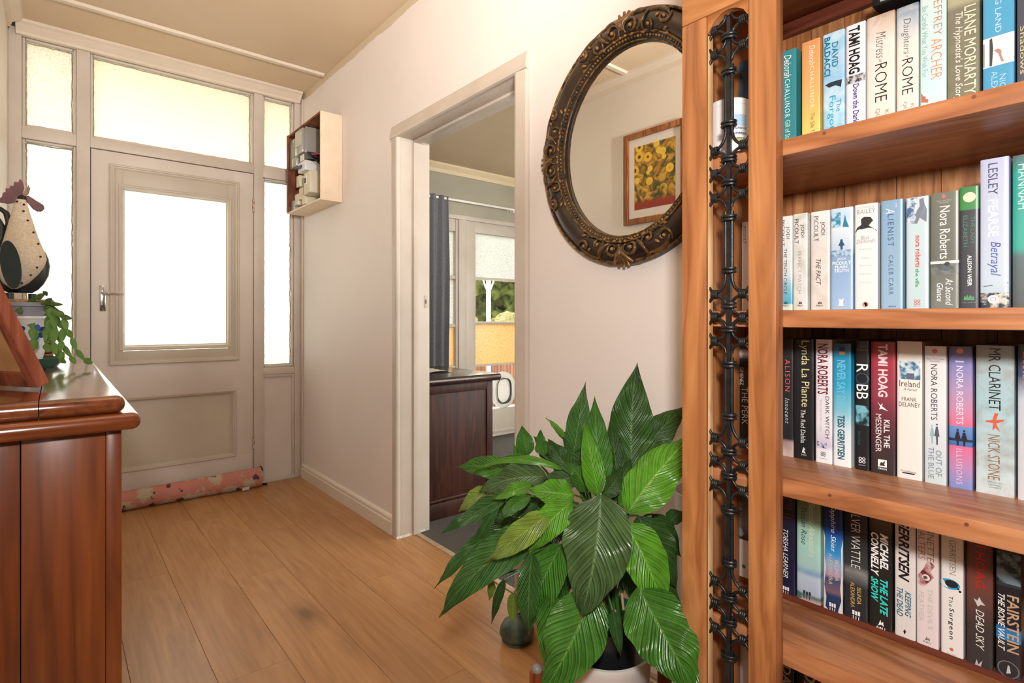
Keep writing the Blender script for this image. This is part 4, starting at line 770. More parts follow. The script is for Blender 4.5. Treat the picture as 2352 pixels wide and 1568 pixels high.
rowD([
 (1688, 1736, 1122, 'white paperback with a black-and-white photo behind the iron grille', [(0, (90, 90, 90)), (0.38, (120, 120, 118)), (0.56, (40, 40, 42)), (0.57, (224, 222, 216)), (1, (228, 224, 218))],
   [('v', 'RAIN', .10, .40, 1152, 1190, (170, 168, 160)), ('g', [(.1, 1216), (.3, 1210), (.5, 1226), (.3, 1232)], (140, 160, 190)), ('o', .45, 1300, .004, (60, 130, 110))]),
 (1783, 1826, 1137, 'navy paperback with white italic capitals beside the inner post', [(0, (30, 28, 42)), (1, (34, 34, 62))],
   [('v', 'SOUL', .30, .84, 1128, 1197, (120, 52, 44), 't'), ('v', 'TOBSHA LEARNER', .40, .66, 1215, 1325, W, 'i'), ('H', .56, 1346, 1364, W)]),
 (1831, 1885, 1140, 'mint green novel fading to a misty lilac landscape', [(0, (116, 138, 96)), (0.25, (150, 186, 156)), (0.45, (170, 216, 200)), (0.66, (170, 206, 206)), (0.72, (128, 162, 200)), (0.76, (190, 206, 222)), (0.92, (178, 190, 210)), (0.95, (84, 110, 104)), (1, (206, 180, 176))],
   [('v', 'Belinda Alexandra', .52, .78, 1152, 1279, (214, 224, 204), 'i'), ('v', 'Tuscan Rose', .20, .42, 1164, 1249, (44, 84, 110), 'i'), ('g', [(.02, 1372), (.02, 1354), (.16, 1358), (.22, 1372)], (70, 120, 100)), ('H', .46, 1357, 1376, (40, 50, 60))], dict(mottle=0.2, second=(190, 220, 190))),
 (1892, 1936, 1158, 'deep blue novel with a torn white paper border', [(0, (24, 40, 84)), (0.25, (28, 70, 150)), (0.45, (54, 150, 214)), (0.56, (150, 180, 214)), (0.66, (176, 150, 180)), (0.7, (60, 84, 120)), (0.82, (130, 96, 116)), (0.86, (40, 64, 104)), (1, (34, 54, 92))],
   [('g', [(0, 1215), (.10, 1235), (.06, 1275), (.14, 1300), (.05, 1340), (.16, 1368), (.12, 1390), (.30, 1400), (.36, 1414), (0, 1405)], (230, 228, 222)), ('g', [(1, 1240), (.92, 1262), (.95, 1320), (.88, 1350), (.94, 1380), (.80, 1400), (.74, 1414), (1, 1419)], (226, 222, 216)),
    ('v', 'Sapphire Skies', .32, .66, 1160, 1265, (240, 244, 248), 'i'), ('v', 'ALEXANDRA', .28, .48, 1270, 1341, (226, 196, 150)), ('v', 'BELINDA', .60, .80, 1286, 1334, (226, 206, 170)), ('H', .5, 1384, 1404, W)]),
 (1940, 1993, 1170, 'black and grey novel with tall white capitals and small gold lettering', [(0, (26, 26, 26)), (0.3, (40, 42, 42)), (0.5, (60, 62, 62)), (0.56, (140, 142, 138)), (0.64, (96, 98, 96)), (0.70, (44, 46, 50)), (1, (46, 48, 54))],
   [('v', 'SILVER WATTLE', .30, .70, 1168, 1304, (232, 230, 224), 't'), ('v', 'BELINDA', .56, .74, 1349, 1387, (214, 186, 110)), ('v', 'ALEXANDRA', .28, .46, 1336, 1393, (214, 186, 110)), ('H', .54, 1402, 1424, W)], dict(mottle=0.35, second=(30, 30, 30))),
 (1997, 2050, 1182, 'black thriller with bold white and turquoise slanted capitals', [(0, (90, 72, 26)), (0.1, (60, 50, 24)), (0.17, (26, 26, 24)), (0.3, (30, 30, 30)), (1, (34, 35, 35))],
   [('v', 'MICHAEL', .48, .84, 1226, 1308, W, 'Bi'), ('v', 'CONNELLY', .08, .42, 1222, 1320, W, 'Bi'), ('v', 'SHOW', .08, .40, 1324, 1379, (44, 222, 206), 'Bi'), ('v', 'THE LATE', .48, .82, 1331, 1413, (44, 222, 206), 'Bi'), ('au', .5, 1436, 14, W)]),
 (2056, 2103, 1196, 'white thriller with heavy black capitals over slanted teal words', [(0, (226, 220, 214)), (1, (230, 224, 222))],
   [('v', 'GERRITSEN', .18, .72, 1190, 1333, K, 'Bi'), ('v', 'KEEPING', .50, .80, 1358, 1416, (20, 108, 126), 'bi'), ('v', 'THE DEAD', .10, .40, 1348, 1413, (20, 108, 126), 'bi'), ('g', [(.42, 1448), (.5, 1444), (.56, 1450), (.48, 1456)], K), ('h', 'BANTAM', .30, .70, 1462, 1465, (150, 146, 144)), ('h', 'PRESS', .36, .66, 1467, 1470, (150, 146, 144))]),
 (2106, 2156, 1208, 'pinkish-white novel with a red-shaded eye on its spine', [(0, (220, 206, 196)), (0.4, (230, 218, 214)), (1, (232, 220, 224))],
   [('v', 'MINETTE', .48, .80, 1205, 1289, (150, 96, 80), 't'), ('v', 'WALTERS', .08, .40, 1198, 1283, (150, 96, 80), 't'), ('g', [(.02, 1338), (.06, 1318), (.30, 1306), (.46, 1290), (.60, 1286), (.84, 1300), (.66, 1312), (.80, 1326), (.60, 1336), (.30, 1346)], pict((120, 40, 50), (222, 190, 188), 70)), ('o', .44, 1325, .0052, (236, 226, 222)), ('o', .42, 1325, .0028, (120, 80, 76)),
    ('v', "THE DEVIL'S", .52, .74, 1352, 1445, (200, 190, 184), ''), ('v', 'FEATHER', .12, .34, 1358, 1425, (200, 190, 184), ''), ('au', .48, 1470, 10, (130, 120, 116))]),
 (2162, 2213, 1222, 'white paperback with a bright blue oval and spaced typewriter lettering', [(0, (226, 220, 210)), (0.4, (236, 232, 228)), (1, (238, 234, 232))],
   [('v', 'GERRITSEN', .38, .68, 1240, 1319, (150, 142, 130), ''), ('o', .40, 1340, .0130, (50, 160, 206), 0, .62), ('o', .48, 1340, .0085, (30, 34, 40), 0, .7), ('o', .78, 1352, .0016, K), ('o', .86, 1358, .0018, K), ('v', 'The', .36, .54, 1368, 1392, (50, 46, 46), 'w'), ('v', 'Surgeon', .32, .60, 1396, 1467, (50, 46, 46), 'bw'), ('o', .48, 1490, .0026, (222, 110, 80)), ('h', 'BANTAM', .26, .72, 1500, 1503, (160, 156, 152)), ('h', 'BOOKS', .32, .66, 1505, 1508, (160, 156, 152))]),
 (2220, 2281, 1236, 'brown to black thriller with red capitals and a silver leaf mark', [(0, (92, 40, 30)), (0.35, (110, 64, 54)), (0.5, (96, 66, 60)), (0.68, (62, 54, 52)), (1, (54, 54, 56))],
   [('v', 'TAMI HOAG', .34, .72, 1190, 1351, (176, 36, 26), 'b'), ('g', [(.28, 1372), (.42, 1378), (.50, 1370), (.58, 1380), (.72, 1390), (.54, 1388), (.44, 1392), (.38, 1384)], (206, 204, 200)), ('v', 'DEAD SKY', .36, .68, 1400, 1491, (232, 230, 226), 'i'), ('g', [(.30, 1530), (.40, 1512), (.46, 1524), (.62, 1516), (.56, 1528), (.70, 1538), (.46, 1532)], (190, 190, 190))]),
 (2288, 2346, 1250, 'black novel with a blue band and crowded tan and white capitals', [(0, (34, 40, 46)), (0.3, (46, 54, 60)), (0.31, (28, 30, 34)), (0.62, (30, 32, 36)), (0.63, (36, 120, 176)), (0.72, (40, 130, 190)), (0.73, (44, 46, 50)), (1, (46, 47, 50))],
   [('p', .02, .98, 1270, 1340, pict((30, 36, 40), (120, 146, 156), 60)), ('v', 'THE BONE VAULT', .08, .36, 1362, 1491, (236, 236, 234), 'bi'), ('v', 'FAIRSTEIN', .44, .92, 1368, 1499, (196, 160, 130), 'b'), ('o', .5, 1536, .0125, (120, 122, 124), .0112), ('g', [(.42, 1545), (.48, 1526), (.54, 1528), (.60, 1545)], (200, 200, 200))]),
])
row('E', GE, [
 (1700, 1742, 1500, 'white-spined paperback behind the foot of the iron grille', [(0, (222, 220, 214)), (1, (216, 214, 208))], [], dict(zt=0.425)),
 (1780, 1824, 1500, 'black paperback with heavy beige capitals beside the inner post', [(0, (24, 24, 25)), (1, (24, 24, 25))], [('v', 'DAGGER', .40, .86, 1528, 1650, (176, 164, 146), 'B')], dict(zt=0.43)),
 (1830, 1890, 1500, 'black paperback with thin beige capitals under the lowest shelf', [(0, (22, 22, 23)), (1, (22, 22, 23))], [('v', 'DARK', .30, .76, 1540, 1650, (176, 164, 146), 'B')], dict(zt=0.43)),
 (1895, 1960, 1500, 'plain grey paperback low down beside two black ones', [(0, (70, 70, 74)), (1, (70, 70, 74))], [], dict(zt=0.42)),
])
# black book lying flat on the tall novels of the top row
fx, fz = PX+0.004, 1.5968
fbk = root('book', 'black book with white print lying flat on the upright novels', 'book', (fx+0.06, 0.2, fz), GA)
y0_, y1_ = on_x(2003, 20, fx).y, on_x(2003, 20, fx).y-0.198
box('cover', (fx, y1_, fz), (fx+0.13, y0_, fz+0.036), plain('flat_book_cover', (26, 27, 28), 0.35), fbk, 0.002)
box('pages', (fx+0.004, y1_-0.0006, fz+0.003), (fx+0.128, y1_+0.002, fz+0.033), M['pages'], fbk)
def flat_text(s, u0, u1, z0, z1, st=''):
    vs, fs = text_points(s, st); x0, x1 = min(v.x for v in vs), max(v.x for v in vs); q0, q1 = min(v.y for v in vs), max(v.y for v in vs)
    a, b = on_x(u0, 15, fx).y, on_x(u1, 15, fx).y
    mesh('lettering', [(fx-0.0004, a+(b-a)*(v.x-x0)/(x1-x0), z0+(z1-z0)*(v.y-q0)/(q1-q0)) for v in vs], fs, ink(W), fbk)
flat_text('Nora', 2022, 2034, fz+0.004, fz+0.009); flat_text('Roberts', 2036, 2050, fz+0.004, fz+0.009); flat_text('ROBB', 2056, 2120, fz+0.005, fz+0.03, '')
# teal patterned book and white tub on the top shelf behind the grille
book('A', 1684, 1722, 150, 'blue and bronze patterned hardback behind the iron grille', [(0, (24, 90, 128)), (1, (30, 110, 150))], [], mottle=0.9, second=(96, 84, 60), depth=0.12, group=GA)
tb = on_x(1676, 300, 1.02)
tub = root('plastic_tub', 'white plastic tub with a printed lid standing behind the grille', 'tub', (1.02, tb.y, SH['A'][1]))
zt_ = SH['A'][1]
TR = 0.036
lathe('body', [(0.0005, 0.0005), (TR*0.93, 0.0005), (TR, 0.004), (TR, 0.108), (TR+0.0012, 0.109), (TR+0.0012, 0.119), (TR-0.002, 0.121), (0.0005, 0.1212)], (1.02, tb.y, zt_), plain('white_tub', (240, 238, 236), 0.35), tub, 40)
def tub_print(a0, a1, z0, z1, mat, name='printed_panel'):
    vs = []; fs = []; n = 10
    for i in range(n+1):
        a = math.radians(a0+(a1-a0)*i/n); vs += [(1.02+(TR+0.0004)*math.cos(a), tb.y+(TR+0.0004)*math.sin(a), zt_+z0), (1.02+(TR+0.0004)*math.cos(a), tb.y+(TR+0.0004)*math.sin(a), zt_+z1)]
    for i in range(n): fs.append((2*i, 2*i+1, 2*i+3, 2*i+2))
    return mesh(name, vs, fs, mat, tub)
tub_print(205, 262, 0.066, 0.088, plain('tub_sky', (176, 208, 236), 0.4)); tub_print(205, 262, 0.036, 0.044, plain('tub_yellow', (232, 222, 140), 0.4))
for s_, z_ in (('Rysurance', 0.060), ('Dunstan', 0.050), ('PROPERTY', 0.038)):
    vs, fs = text_points(s_, 'b'); x0, x1 = min(v.x for v in vs), max(v.x for v in vs)
    mesh('lettering', [(1.02+(TR+0.0007)*math.cos(a), tb.y+(TR+0.0007)*math.sin(a), zt_+z_+v.y*0.008) for v in vs for a in [math.radians(205+57*(v.x-x0)/(x1-x0))]], fs, ink((70, 80, 130)), tub)

# ------------------------------------------------------------------ oval mirror
M['bronze'], nt, b = new_mat('antique_bronze')
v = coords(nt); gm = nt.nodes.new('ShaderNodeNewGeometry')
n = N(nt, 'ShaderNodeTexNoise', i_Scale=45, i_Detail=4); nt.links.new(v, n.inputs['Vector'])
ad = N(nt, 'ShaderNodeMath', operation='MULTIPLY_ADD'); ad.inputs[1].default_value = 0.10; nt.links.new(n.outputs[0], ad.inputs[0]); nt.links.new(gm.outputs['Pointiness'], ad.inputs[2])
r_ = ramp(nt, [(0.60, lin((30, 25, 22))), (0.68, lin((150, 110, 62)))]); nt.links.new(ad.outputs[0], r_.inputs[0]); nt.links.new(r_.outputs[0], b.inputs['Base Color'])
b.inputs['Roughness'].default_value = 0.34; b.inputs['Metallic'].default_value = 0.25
M['bronze_dark'] = mottled('antique_black_bronze', (30, 26, 23), (62, 48, 36), 14, 0.3, 0.06, metal=0.2, spec=0.6)
M['gilt'] = mottled('rubbed_gilt', (58, 44, 28), (160, 122, 70), 60, 0.36, 0.1, metal=0.4)
mr_ = root('oval_mirror', 'oval wall mirror in an ornate black and gold scrolled frame', 'mirror', (1.262, 0.99, 1.20))
MC, AI, BI, AO, BO = Vector((1.268, 0.990, 1.560)), 0.242, 0.271, 0.338, 0.357
PROF = [(1.0, 0.0), (1.0, 0.012), (0.975, 0.019), (0.94, 0.020), (0.91, 0.016), (0.885, 0.018), (0.80, 0.028), (0.66, 0.035), (0.50, 0.036), (0.36, 0.032), (0.26, 0.026), (0.22, 0.028), (0.19, 0.026), (0.12, 0.022), (0.06, 0.020), (0.0, 0.014), (0.0, 0.002)]
def hprof(q):
    for (a, ha), (b2, hb) in zip(PROF[1:-1], PROF[2:]):
        if b2 <= q <= a: return hb+(ha-hb)*((q-b2)/(a-b2) if a > b2 else 0)
    return 0.014
def mpos(th, q, h): return Vector((MC.x-h, MC.y+(AI+(AO-AI)*q)*math.cos(th), MC.z+(BI+(BO-BI)*q)*math.sin(th)))
n = 96; vs, fs = [], []; P = len(PROF)
for k in range(n):
    for q, h in PROF: vs.append(mpos(2*math.pi*k/n, q, h))
for k in range(n):
    j = (k+1) % n
    for i in range(P-1): fs.append((k*P+i, j*P+i, j*P+i+1, k*P+i+1))
fr = mesh('frame', vs, fs, M['bronze_dark'], mr_, True, 50)
for q, rr_, dh in ((0.955, 0.0042, 0.0), (0.235, 0.0026, 0.0), (0.03, 0.0022, 0.001)):
    tube('gilt_rim', [mpos(2*math.pi*k/120, q, hprof(q)+dh) for k in range(120)], rr_, M['gilt'], mr_, 6, True)
prism('glass', [mpos(2*math.pi*k/72, 0.03, 0.006) for k in range(72)], (0.003, 0, 0), plain('mirror_silver', (236, 236, 232), 0.01, 1.0), mr_)
bm = bmesh.new()
for k in range(150):
    c = mpos(2*math.pi*k/150, 0.135, 0.0235); g = bmesh.ops.create_icosphere(bm, subdivisions=1, radius=0.0048)
    for w_ in g['verts']: w_.co += c
bd = bm_done('bead_border', bm, M['gilt'], mr_, True); bd['kind'] = 'stuff'
def curl(cx, cy, r0, r1, a0, a1, n=26):
    return [(cx+(r0+(r1-r0)*i/n)*math.cos(math.radians(a0+(a1-a0)*i/n)), cy+(r0+(r1-r0)*i/n)*math.sin(math.radians(a0+(a1-a0)*i/n))) for i in range(n+1)]
def ornament(thc, length):
    R = 0.30; sc = length; L = []
    def put(s, pts, rad, k0=0.35, k1=0.25, lift=0.003):
        P3 = []
        for (x, y) in pts:
            q = y/0.098; P3.append(mpos(thc+s*x*sc/R, q, max(hprof(min(max(q, 0.0), 0.98)), 0.016)+lift))
        m_ = len(P3)-1; L.append((P3, [rad*(k0+(1-k0)*math.sin(math.pi/2*f/0.4)) if f < 0.4 else rad*(k1+(1-k1)*math.cos(math.pi/2*(f-0.4)/0.6)) for f in [i/m_ for i in range(m_+1)]]))
    def bez(a, b_, c, n_=14): return [(a[0]*(1-t)**2+2*b_[0]*t*(1-t)+c[0]*t*t, a[1]*(1-t)**2+2*b_[1]*t*(1-t)+c[1]*t*t) for t in [i/n_ for i in range(n_+1)]]
    for s in (-1, 1):
        put(s, curl(0.034, 0.046, 0.026, 0.009, 215, -190), 0.0052)                        # big volute by the centre
        put(s, bez((0.004, 0.040), (0.002, 0.080), (0.040, 0.090)), 0.0085, 0.3, 0.3)       # acanthus leaf sweeping up
        put(s, bez((0.014, 0.084), (0.050, 0.098), (0.088, 0.082)), 0.0080, 0.3, 0.2)
        put(s, bez((0.056, 0.030), (0.086, 0.050), (0.080, 0.096)), 0.0070, 0.3, 0.2)
        put(s, curl(0.098, 0.040, 0.024, 0.007, 140, 470), 0.0048)
        put(s, bez((0.085, 0.082), (0.130, 0.094), (0.158, 0.072)), 0.0085, 0.3, 0.3)
        put(s, curl(0.146, 0.064, 0.021, 0.007, 60, -260), 0.0055)
        put(s, bez((0.112, 0.022), (0.134, 0.018), (0.150, 0.034)), 0.0042, 0.4, 0.2)
        for (x, y, a) in ((0.030, 0.018, 20), (0.074, 0.020, -10), (0.118, 0.060, 60), (0.160, 0.030, 40), (0.168, 0.022, 10)):
            put(s, [(x, y), (x+0.007*math.cos(math.radians(a)), y+0.007*math.sin(math.radians(a))), (x+0.014*math.cos(math.radians(a)), y+0.014*math.sin(math.radians(a)))], 0.0050, 0.4, 0.3)
    for a in (-42, -21, 0, 21, 42):
        ar = math.radians(a); L.append(([mpos(thc+(0.045*math.sin(ar)*f)*sc/R, (0.050+0.056*f*math.cos(ar))/0.098, hprof(min(0.98, (0.050+0.056*f*math.cos(ar))/0.098))+0.006) for f in (0, 0.35, 0.7, 1.0)], [0.003, 0.005, 0.0062, 0.004]))
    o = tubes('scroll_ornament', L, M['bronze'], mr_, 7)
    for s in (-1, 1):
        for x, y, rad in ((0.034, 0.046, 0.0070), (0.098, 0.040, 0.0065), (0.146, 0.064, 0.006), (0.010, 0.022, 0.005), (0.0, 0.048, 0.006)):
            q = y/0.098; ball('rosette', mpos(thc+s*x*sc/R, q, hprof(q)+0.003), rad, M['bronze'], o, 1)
for thc, ln in ((math.pi/2, 1.0), (-math.pi/2, 1.0), (0, 0.92), (math.pi, 0.92)): ornament(thc, ln)

# ------------------------------------------------------------------ framed flower picture on the opposite wall (seen in the mirror)
pcr = root('framed_picture', 'wood framed print of yellow flowers, seen reflected in the mirror', 'picture', (XL+0.01, 1.92, 1.63))
fy0, fy1, fz0, fz1 = 1.705, 2.140, 1.620, 2.170
pw = wood('picture_frame_oak', (110, 62, 30), (150, 90, 46), (172, 112, 62), 'z', 1.0, 0.4, 0.05)
for lo, hi in (((fy0, fz0), (fy0+0.035, fz1)), ((fy1-0.035, fz0), (fy1, fz1)), ((fy0+0.035, fz0), (fy1-0.035, fz0+0.035)), ((fy0+0.035, fz1-0.035), (fy1-0.035, fz1))):
    box('frame_bar', (XL+0.001, lo[0], lo[1]), (XL+0.026, hi[0], hi[1]), pw, pcr, 0.004)
box('mount', (XL+0.002, fy0+0.03, fz0+0.03), (XL+0.010, fy1-0.03, fz1-0.03), plain('picture_mount', (226, 218, 208), 0.8), pcr)
am, nt, b = new_mat('blurred_flower_print'); v = coords(nt); sp_ = nt.nodes.new('ShaderNodeSeparateXYZ'); nt.links.new(v, sp_.inputs[0])
n1 = N(nt, 'ShaderNodeTexNoise', i_Scale=16, i_Detail=5, i_Distortion=1.2); nt.links.new(v, n1.inputs['Vector'])
r1 = ramp(nt, [(0.30, lin((44, 52, 26))), (0.44, lin((96, 92, 40))), (0.52, lin((168, 120, 44))), (0.62, lin((206, 164, 70)))]); nt.links.new(n1.outputs[0], r1.inputs[0])
vo = N(nt, 'ShaderNodeTexVoronoi', i_Scale=15); nt.links.new(v, vo.inputs['Vector'])
r2 = ramp(nt, [(0.16, lin((86, 46, 18))), (0.2, lin((226, 178, 44))), (0.42, lin((236, 200, 70))), (0.46, (0, 0, 0))]); nt.links.new(vo.outputs['Distance'], r2.inputs[0])
r2m = ramp(nt, [(0.42, (1, 1, 1)), (0.46, (0, 0, 0))]); nt.links.new(vo.outputs['Distance'], r2m.inputs[0])
mz = N(nt, 'ShaderNodeMapRange'); mz.inputs[1].default_value = 1.78; mz.inputs[2].default_value = 1.86; nt.links.new(sp_.outputs[2], mz.inputs[0])
ml = N(nt, 'ShaderNodeMath', operation='MULTIPLY'); nt.links.new(r2m.outputs[0], ml.inputs[0]); nt.links.new(mz.outputs[0], ml.inputs[1])
mx = N(nt, 'ShaderNodeMix', data_type='RGBA'); nt.links.new(ml.outputs[0], mx.inputs[0]); nt.links.new(r1.outputs[0], mx.inputs[6]); nt.links.new(r2.outputs[0], mx.inputs[7])
lt = N(nt, 'ShaderNodeMapRange'); lt.inputs[1].default_value = 1.77; lt.inputs[2].default_value = 1.74; nt.links.new(sp_.outputs[2], lt.inputs[0])
mx2 = N(nt, 'ShaderNodeMix', data_type='RGBA'); nt.links.new(lt.outputs[0], mx2.inputs[0]); nt.links.new(mx.outputs[2], mx2.inputs[6]); mx2.inputs[7].default_value = (*lin((150, 58, 34)), 1)
nt.links.new(mx2.outputs[2], b.inputs['Base Color']); b.inputs['Roughness'].default_value = 0.5
box('print', (XL+0.009, fy0+0.075, fz0+0.085), (XL+0.011, fy1-0.075, fz1-0.085), am, pcr)

# ------------------------------------------------------------------ meter box
mb = root('meter_box', 'open wooden electricity meter box mounted high on the wall', 'meter box', (1.2, 3.3, 1.73))
MX, m0, m1, q0, q1 = 1.143, 3.04, 3.612, 1.730, 2.218
cream = mottled('cream_box_paint', (226, 204, 176), (232, 212, 186), 12, 0.5, 0.05)
brown = wood('bare_brown_box_wood', (84, 40, 20), (120, 62, 34), (140, 80, 46), 'z', 1.0, 0.7, 0.1)
box('side_board', (MX, m0, q0), (XR-0.001, m0+0.010, q1), cream, mb, 0.001); box('side_lining', (MX, m0+0.010, q0+0.012), (XR-0.001, m0+0.014, q1-0.012), brown, mb)
box('side_board', (MX, m1-0.014, q0), (XR-0.001, m1, q1), brown, mb); box('bottom_board', (MX, m0, q0-0.010), (XR-0.001, m1, q0), cream, mb, 0.001)
box('top_board', (MX, m0+0.010, q1-0.012), (XR-0.001, m1-0.014, q1), brown, mb); box('back_board', (XR-0.012, m0+0.014, q0), (XR-0.002, m1-0.014, q1-0.012), plain('meter_back_board', (34, 34, 36), 0.6), mb)
box('front_lip', (MX-0.004, m1-0.03, q0), (MX, m1, q1), brown, mb)
gcov = plain('meter_cover_grey', (150, 146, 138), 0.2, 0, 0.6); gwh = plain('breaker_white', (216, 216, 214), 0.35); gcr = plain('fuse_cream', (214, 204, 178), 0.4); gbk = plain('meter_black', (38, 40, 46), 0.4)
e = box('meter', (1.138, 3.320, 2.050), (1.25, 3.455, 2.200), gcov, mb, 0.006); box('meter_dial', (1.136, 3.335, 2.10), (1.139, 3.44, 2.185), plain('dial_face', (186, 184, 172), 0.3), e)
box('meter_base', (1.150, 3.300, 2.045), (1.25, 3.312, 2.203), gcov, mb, 0.003)
e = box('meter', (1.150, 3.462, 2.000), (1.25, 3.592, 2.180), plain('meter_glass_grey', (158, 158, 140), 0.2), mb, 0.006); box('meter_dial', (1.148, 3.48, 2.06), (1.151, 3.575, 2.15), plain('dial_dark', (112, 112, 96), 0.3), e)
e = box('relay', (1.150, 3.270, 2.000), (1.25, 3.400, 2.046), gbk, mb, 0.004); box('relay_label', (1.148, 3.32, 2.005), (1.151, 3.39, 2.042), gwh, e)
e = box('breaker', (1.138, 3.275, 1.935), (1.25, 3.400, 1.996), gwh, mb, 0.006)
for i in range(3): box('toggle', (1.130, 3.325+i*0.022, 1.956), (1.140, 3.337+i*0.022, 1.974), plain('toggle_blue', (40, 70, 130), 0.4), e)
e = box('fuse_box', (1.141, 3.200, 1.790), (1.25, 3.310, 1.918), gcr, mb, 0.006); box('warning_label', (1.139, 3.25, 1.845), (1.142, 3.298, 1.895), plain('label_white', (226, 226, 222), 0.5), e); box('lettering', (1.138, 3.262, 1.855), (1.1395, 3.288, 1.885), gbk, e)
for yy, zz in ((3.47, 1.885), (3.42, 1.800), (3.37, 1.760), (3.50, 1.775)):
    box('fuse', (1.160, yy-0.035, zz-0.014), (1.25, yy+0.025, zz+0.055), gcr, mb, 0.004)
box('conduit', (1.16, 3.54, 1.732), (1.25, 3.59, 1.80), plain('conduit_grey', (170, 172, 176), 0.4), mb, 0.003)
tube('wire', [(1.21, 3.268, 2.02), (1.165, 3.24, 2.025), (1.158, 3.19, 2.01), (1.17, 3.12, 2.0), (1.24, 3.06, 2.0)], 0.0035, plain('red_wire', (190, 40, 50), 0.4), mb, 6)
tube('wire', [(1.20, 3.268, 2.01), (1.158, 3.22, 1.995), (1.165, 3.18, 1.98), (1.20, 3.20, 1.96)], 0.003, plain('black_wire', (30, 28, 34), 0.4), mb, 6)

# ------------------------------------------------------------------ draught stopper
ds, nt, b = new_mat('pink_floral_cloth'); v = coords(nt)
va = N(nt, 'ShaderNodeTexVoronoi', i_Scale=9); nt.links.new(v, va.inputs['Vector'])
na = N(nt, 'ShaderNodeTexNoise', i_Scale=60, i_Detail=4); nt.links.new(v, na.inputs['Vector'])
ma = N(nt, 'ShaderNodeMath', operation='MULTIPLY_ADD'); ma.inputs[1].default_value = 0.5; nt.links.new(na.outputs[0], ma.inputs[0]); nt.links.new(va.outputs['Distance'], ma.inputs[2])
ra = ramp(nt, [(0.66, lin((186, 172, 146))), (0.72, lin((194, 128, 114)))]); nt.links.new(ma.outputs[0], ra.inputs[0])
vb = N(nt, 'ShaderNodeTexVoronoi', i_Scale=13); vb2 = coords(nt, (1, 1, 1), (0.4, 0.2, 0.9)); nt.links.new(vb2, vb.inputs['Vector'])
mb2 = N(nt, 'ShaderNodeMath', operation='MULTIPLY_ADD'); mb2.inputs[1].default_value = 0.6; nt.links.new(na.outputs[0], mb2.inputs[0]); nt.links.new(vb.outputs['Distance'], mb2.inputs[2])
rb = ramp(nt, [(0.50, (1, 1, 1)), (0.53, (0, 0, 0))]); nt.links.new(mb2.outputs[0], rb.inputs[0])
mx = N(nt, 'ShaderNodeMix', data_type='RGBA'); nt.links.new(rb.outputs[0], mx.inputs[0]); nt.links.new(ra.outputs[0], mx.inputs[6]); mx.inputs[7].default_value = (*lin((84, 60, 66)), 1)
nt.links.new(mx.outputs[2], b.inputs['Base Color']); b.inputs['Roughness'].default_value = 0.9; add_bump(nt, b, na.outputs[0], 0.3)
sn = root('draught_stopper', 'long pink floral cloth draught stopper lying against the front door', 'draught stopper', (0.58, 3.655, 0))
pts, rs_ = [], []; N_ = 40; vs, fs = [], []
for i in range(N_+1):
    f = i/N_; x = 0.13+f*0.862; cz = 0.049+0.010*f; ry = 0.046+0.003*math.sin(f*17); rz = cz-0.001
    yc = 3.652+0.006*math.sin(f*5)
    for k in range(18):
        a = 2*math.pi*k/18; vs.append((x, yc+ry*math.cos(a), cz+rz*math.sin(a)*(1.0 if math.sin(a) < 0 else 1.08)+0.0015*noise.noise((x*30, k, 0))))
for i in range(N_):
    for k in range(18): fs.append((i*18+k, i*18+(k+1) % 18, (i+1)*18+(k+1) % 18, (i+1)*18+k))
fs += [tuple(range(17, -1, -1)), tuple(N_*18+k for k in range(18))]
mesh('cloth_tube', vs, fs, ds, sn, True, 60)
dk = plain('black_braid', (30, 26, 24), 0.8)
tube('end_braid', [(0.994, 3.652+0.048*math.cos(a), 0.058+0.060*math.sin(a)) for a in [math.radians(d_) for d_ in range(130, -71, -10)]]+[(1.012, 3.655, 0.008), (1.03, 3.645, 0.006)], 0.0065, dk, sn, 6)
box('cloth_tag', (0.875, 3.600, 0.004), (0.915, 3.606, 0.022), plain('cloth_tag_white', (196, 196, 188), 0.7), sn, 0.001)

# ------------------------------------------------------------------ sideboard on the near side
M['pine'] = wood('stained_pine', (72, 33, 17), (104, 52, 24), (128, 69, 33), 'z', 0.6, 0.28, 0.08, 0.04, 0.5, 1.6, 0.66, 0.3)
M['pine_y'] = wood('stained_pine_top', (70, 32, 18), (98, 48, 26), (122, 66, 36), 'y', 0.7, 0.16, 0.06, 0.03, 0.5, 0, 0.5, 0.8)
M['pine_x'] = wood('stained_pine_edge', (104, 50, 22), (132, 68, 30), (152, 84, 40), 'x', 0.6, 0.22, 0.05, 0.04, 0.5, 0, 0.35, 0.5)
M['pull_shade'] = plain('recess_shade', (40, 18, 10), 0.6)
sb = root('sideboard', 'dark stained pine sideboard with a thick rounded top', 'sideboard', (-0.04, 1.95, 0))
S0, S1, SF, SB_ = 1.205, 2.72, 0.0924, XL+0.006
box('end_board', (SB_, S0, 0.07), (-0.0435, S0+0.018, 0.853), M['pine'], sb, 0.0015); box('end_board', (-0.0425, S0, 0.07), (0.0690, S0+0.018, 0.853), M['pine'], sb, 0.0015)
box('front_stile', (0.0692, S0-0.003, 0.0), (SF, S0+0.03, 0.853), M['pine'], sb, 0.0025); box('front_stile', (0.0692, S1-0.03, 0.0), (SF, S1, 0.853), M['pine'], sb, 0.0025)
box('end_board', (SB_, S1-0.018, 0.07), (0.0690, S1, 0.853), M['pine'], sb); box('back_panel', (SB_, S0+0.018, 0.07), (SB_+0.008, S1-0.018, 0.853), M['pine'], sb)
box('plinth', (SB_, S0+0.005, 0.0), (0.0690, S1-0.005, 0.07), M['pine'], sb, 0.002)
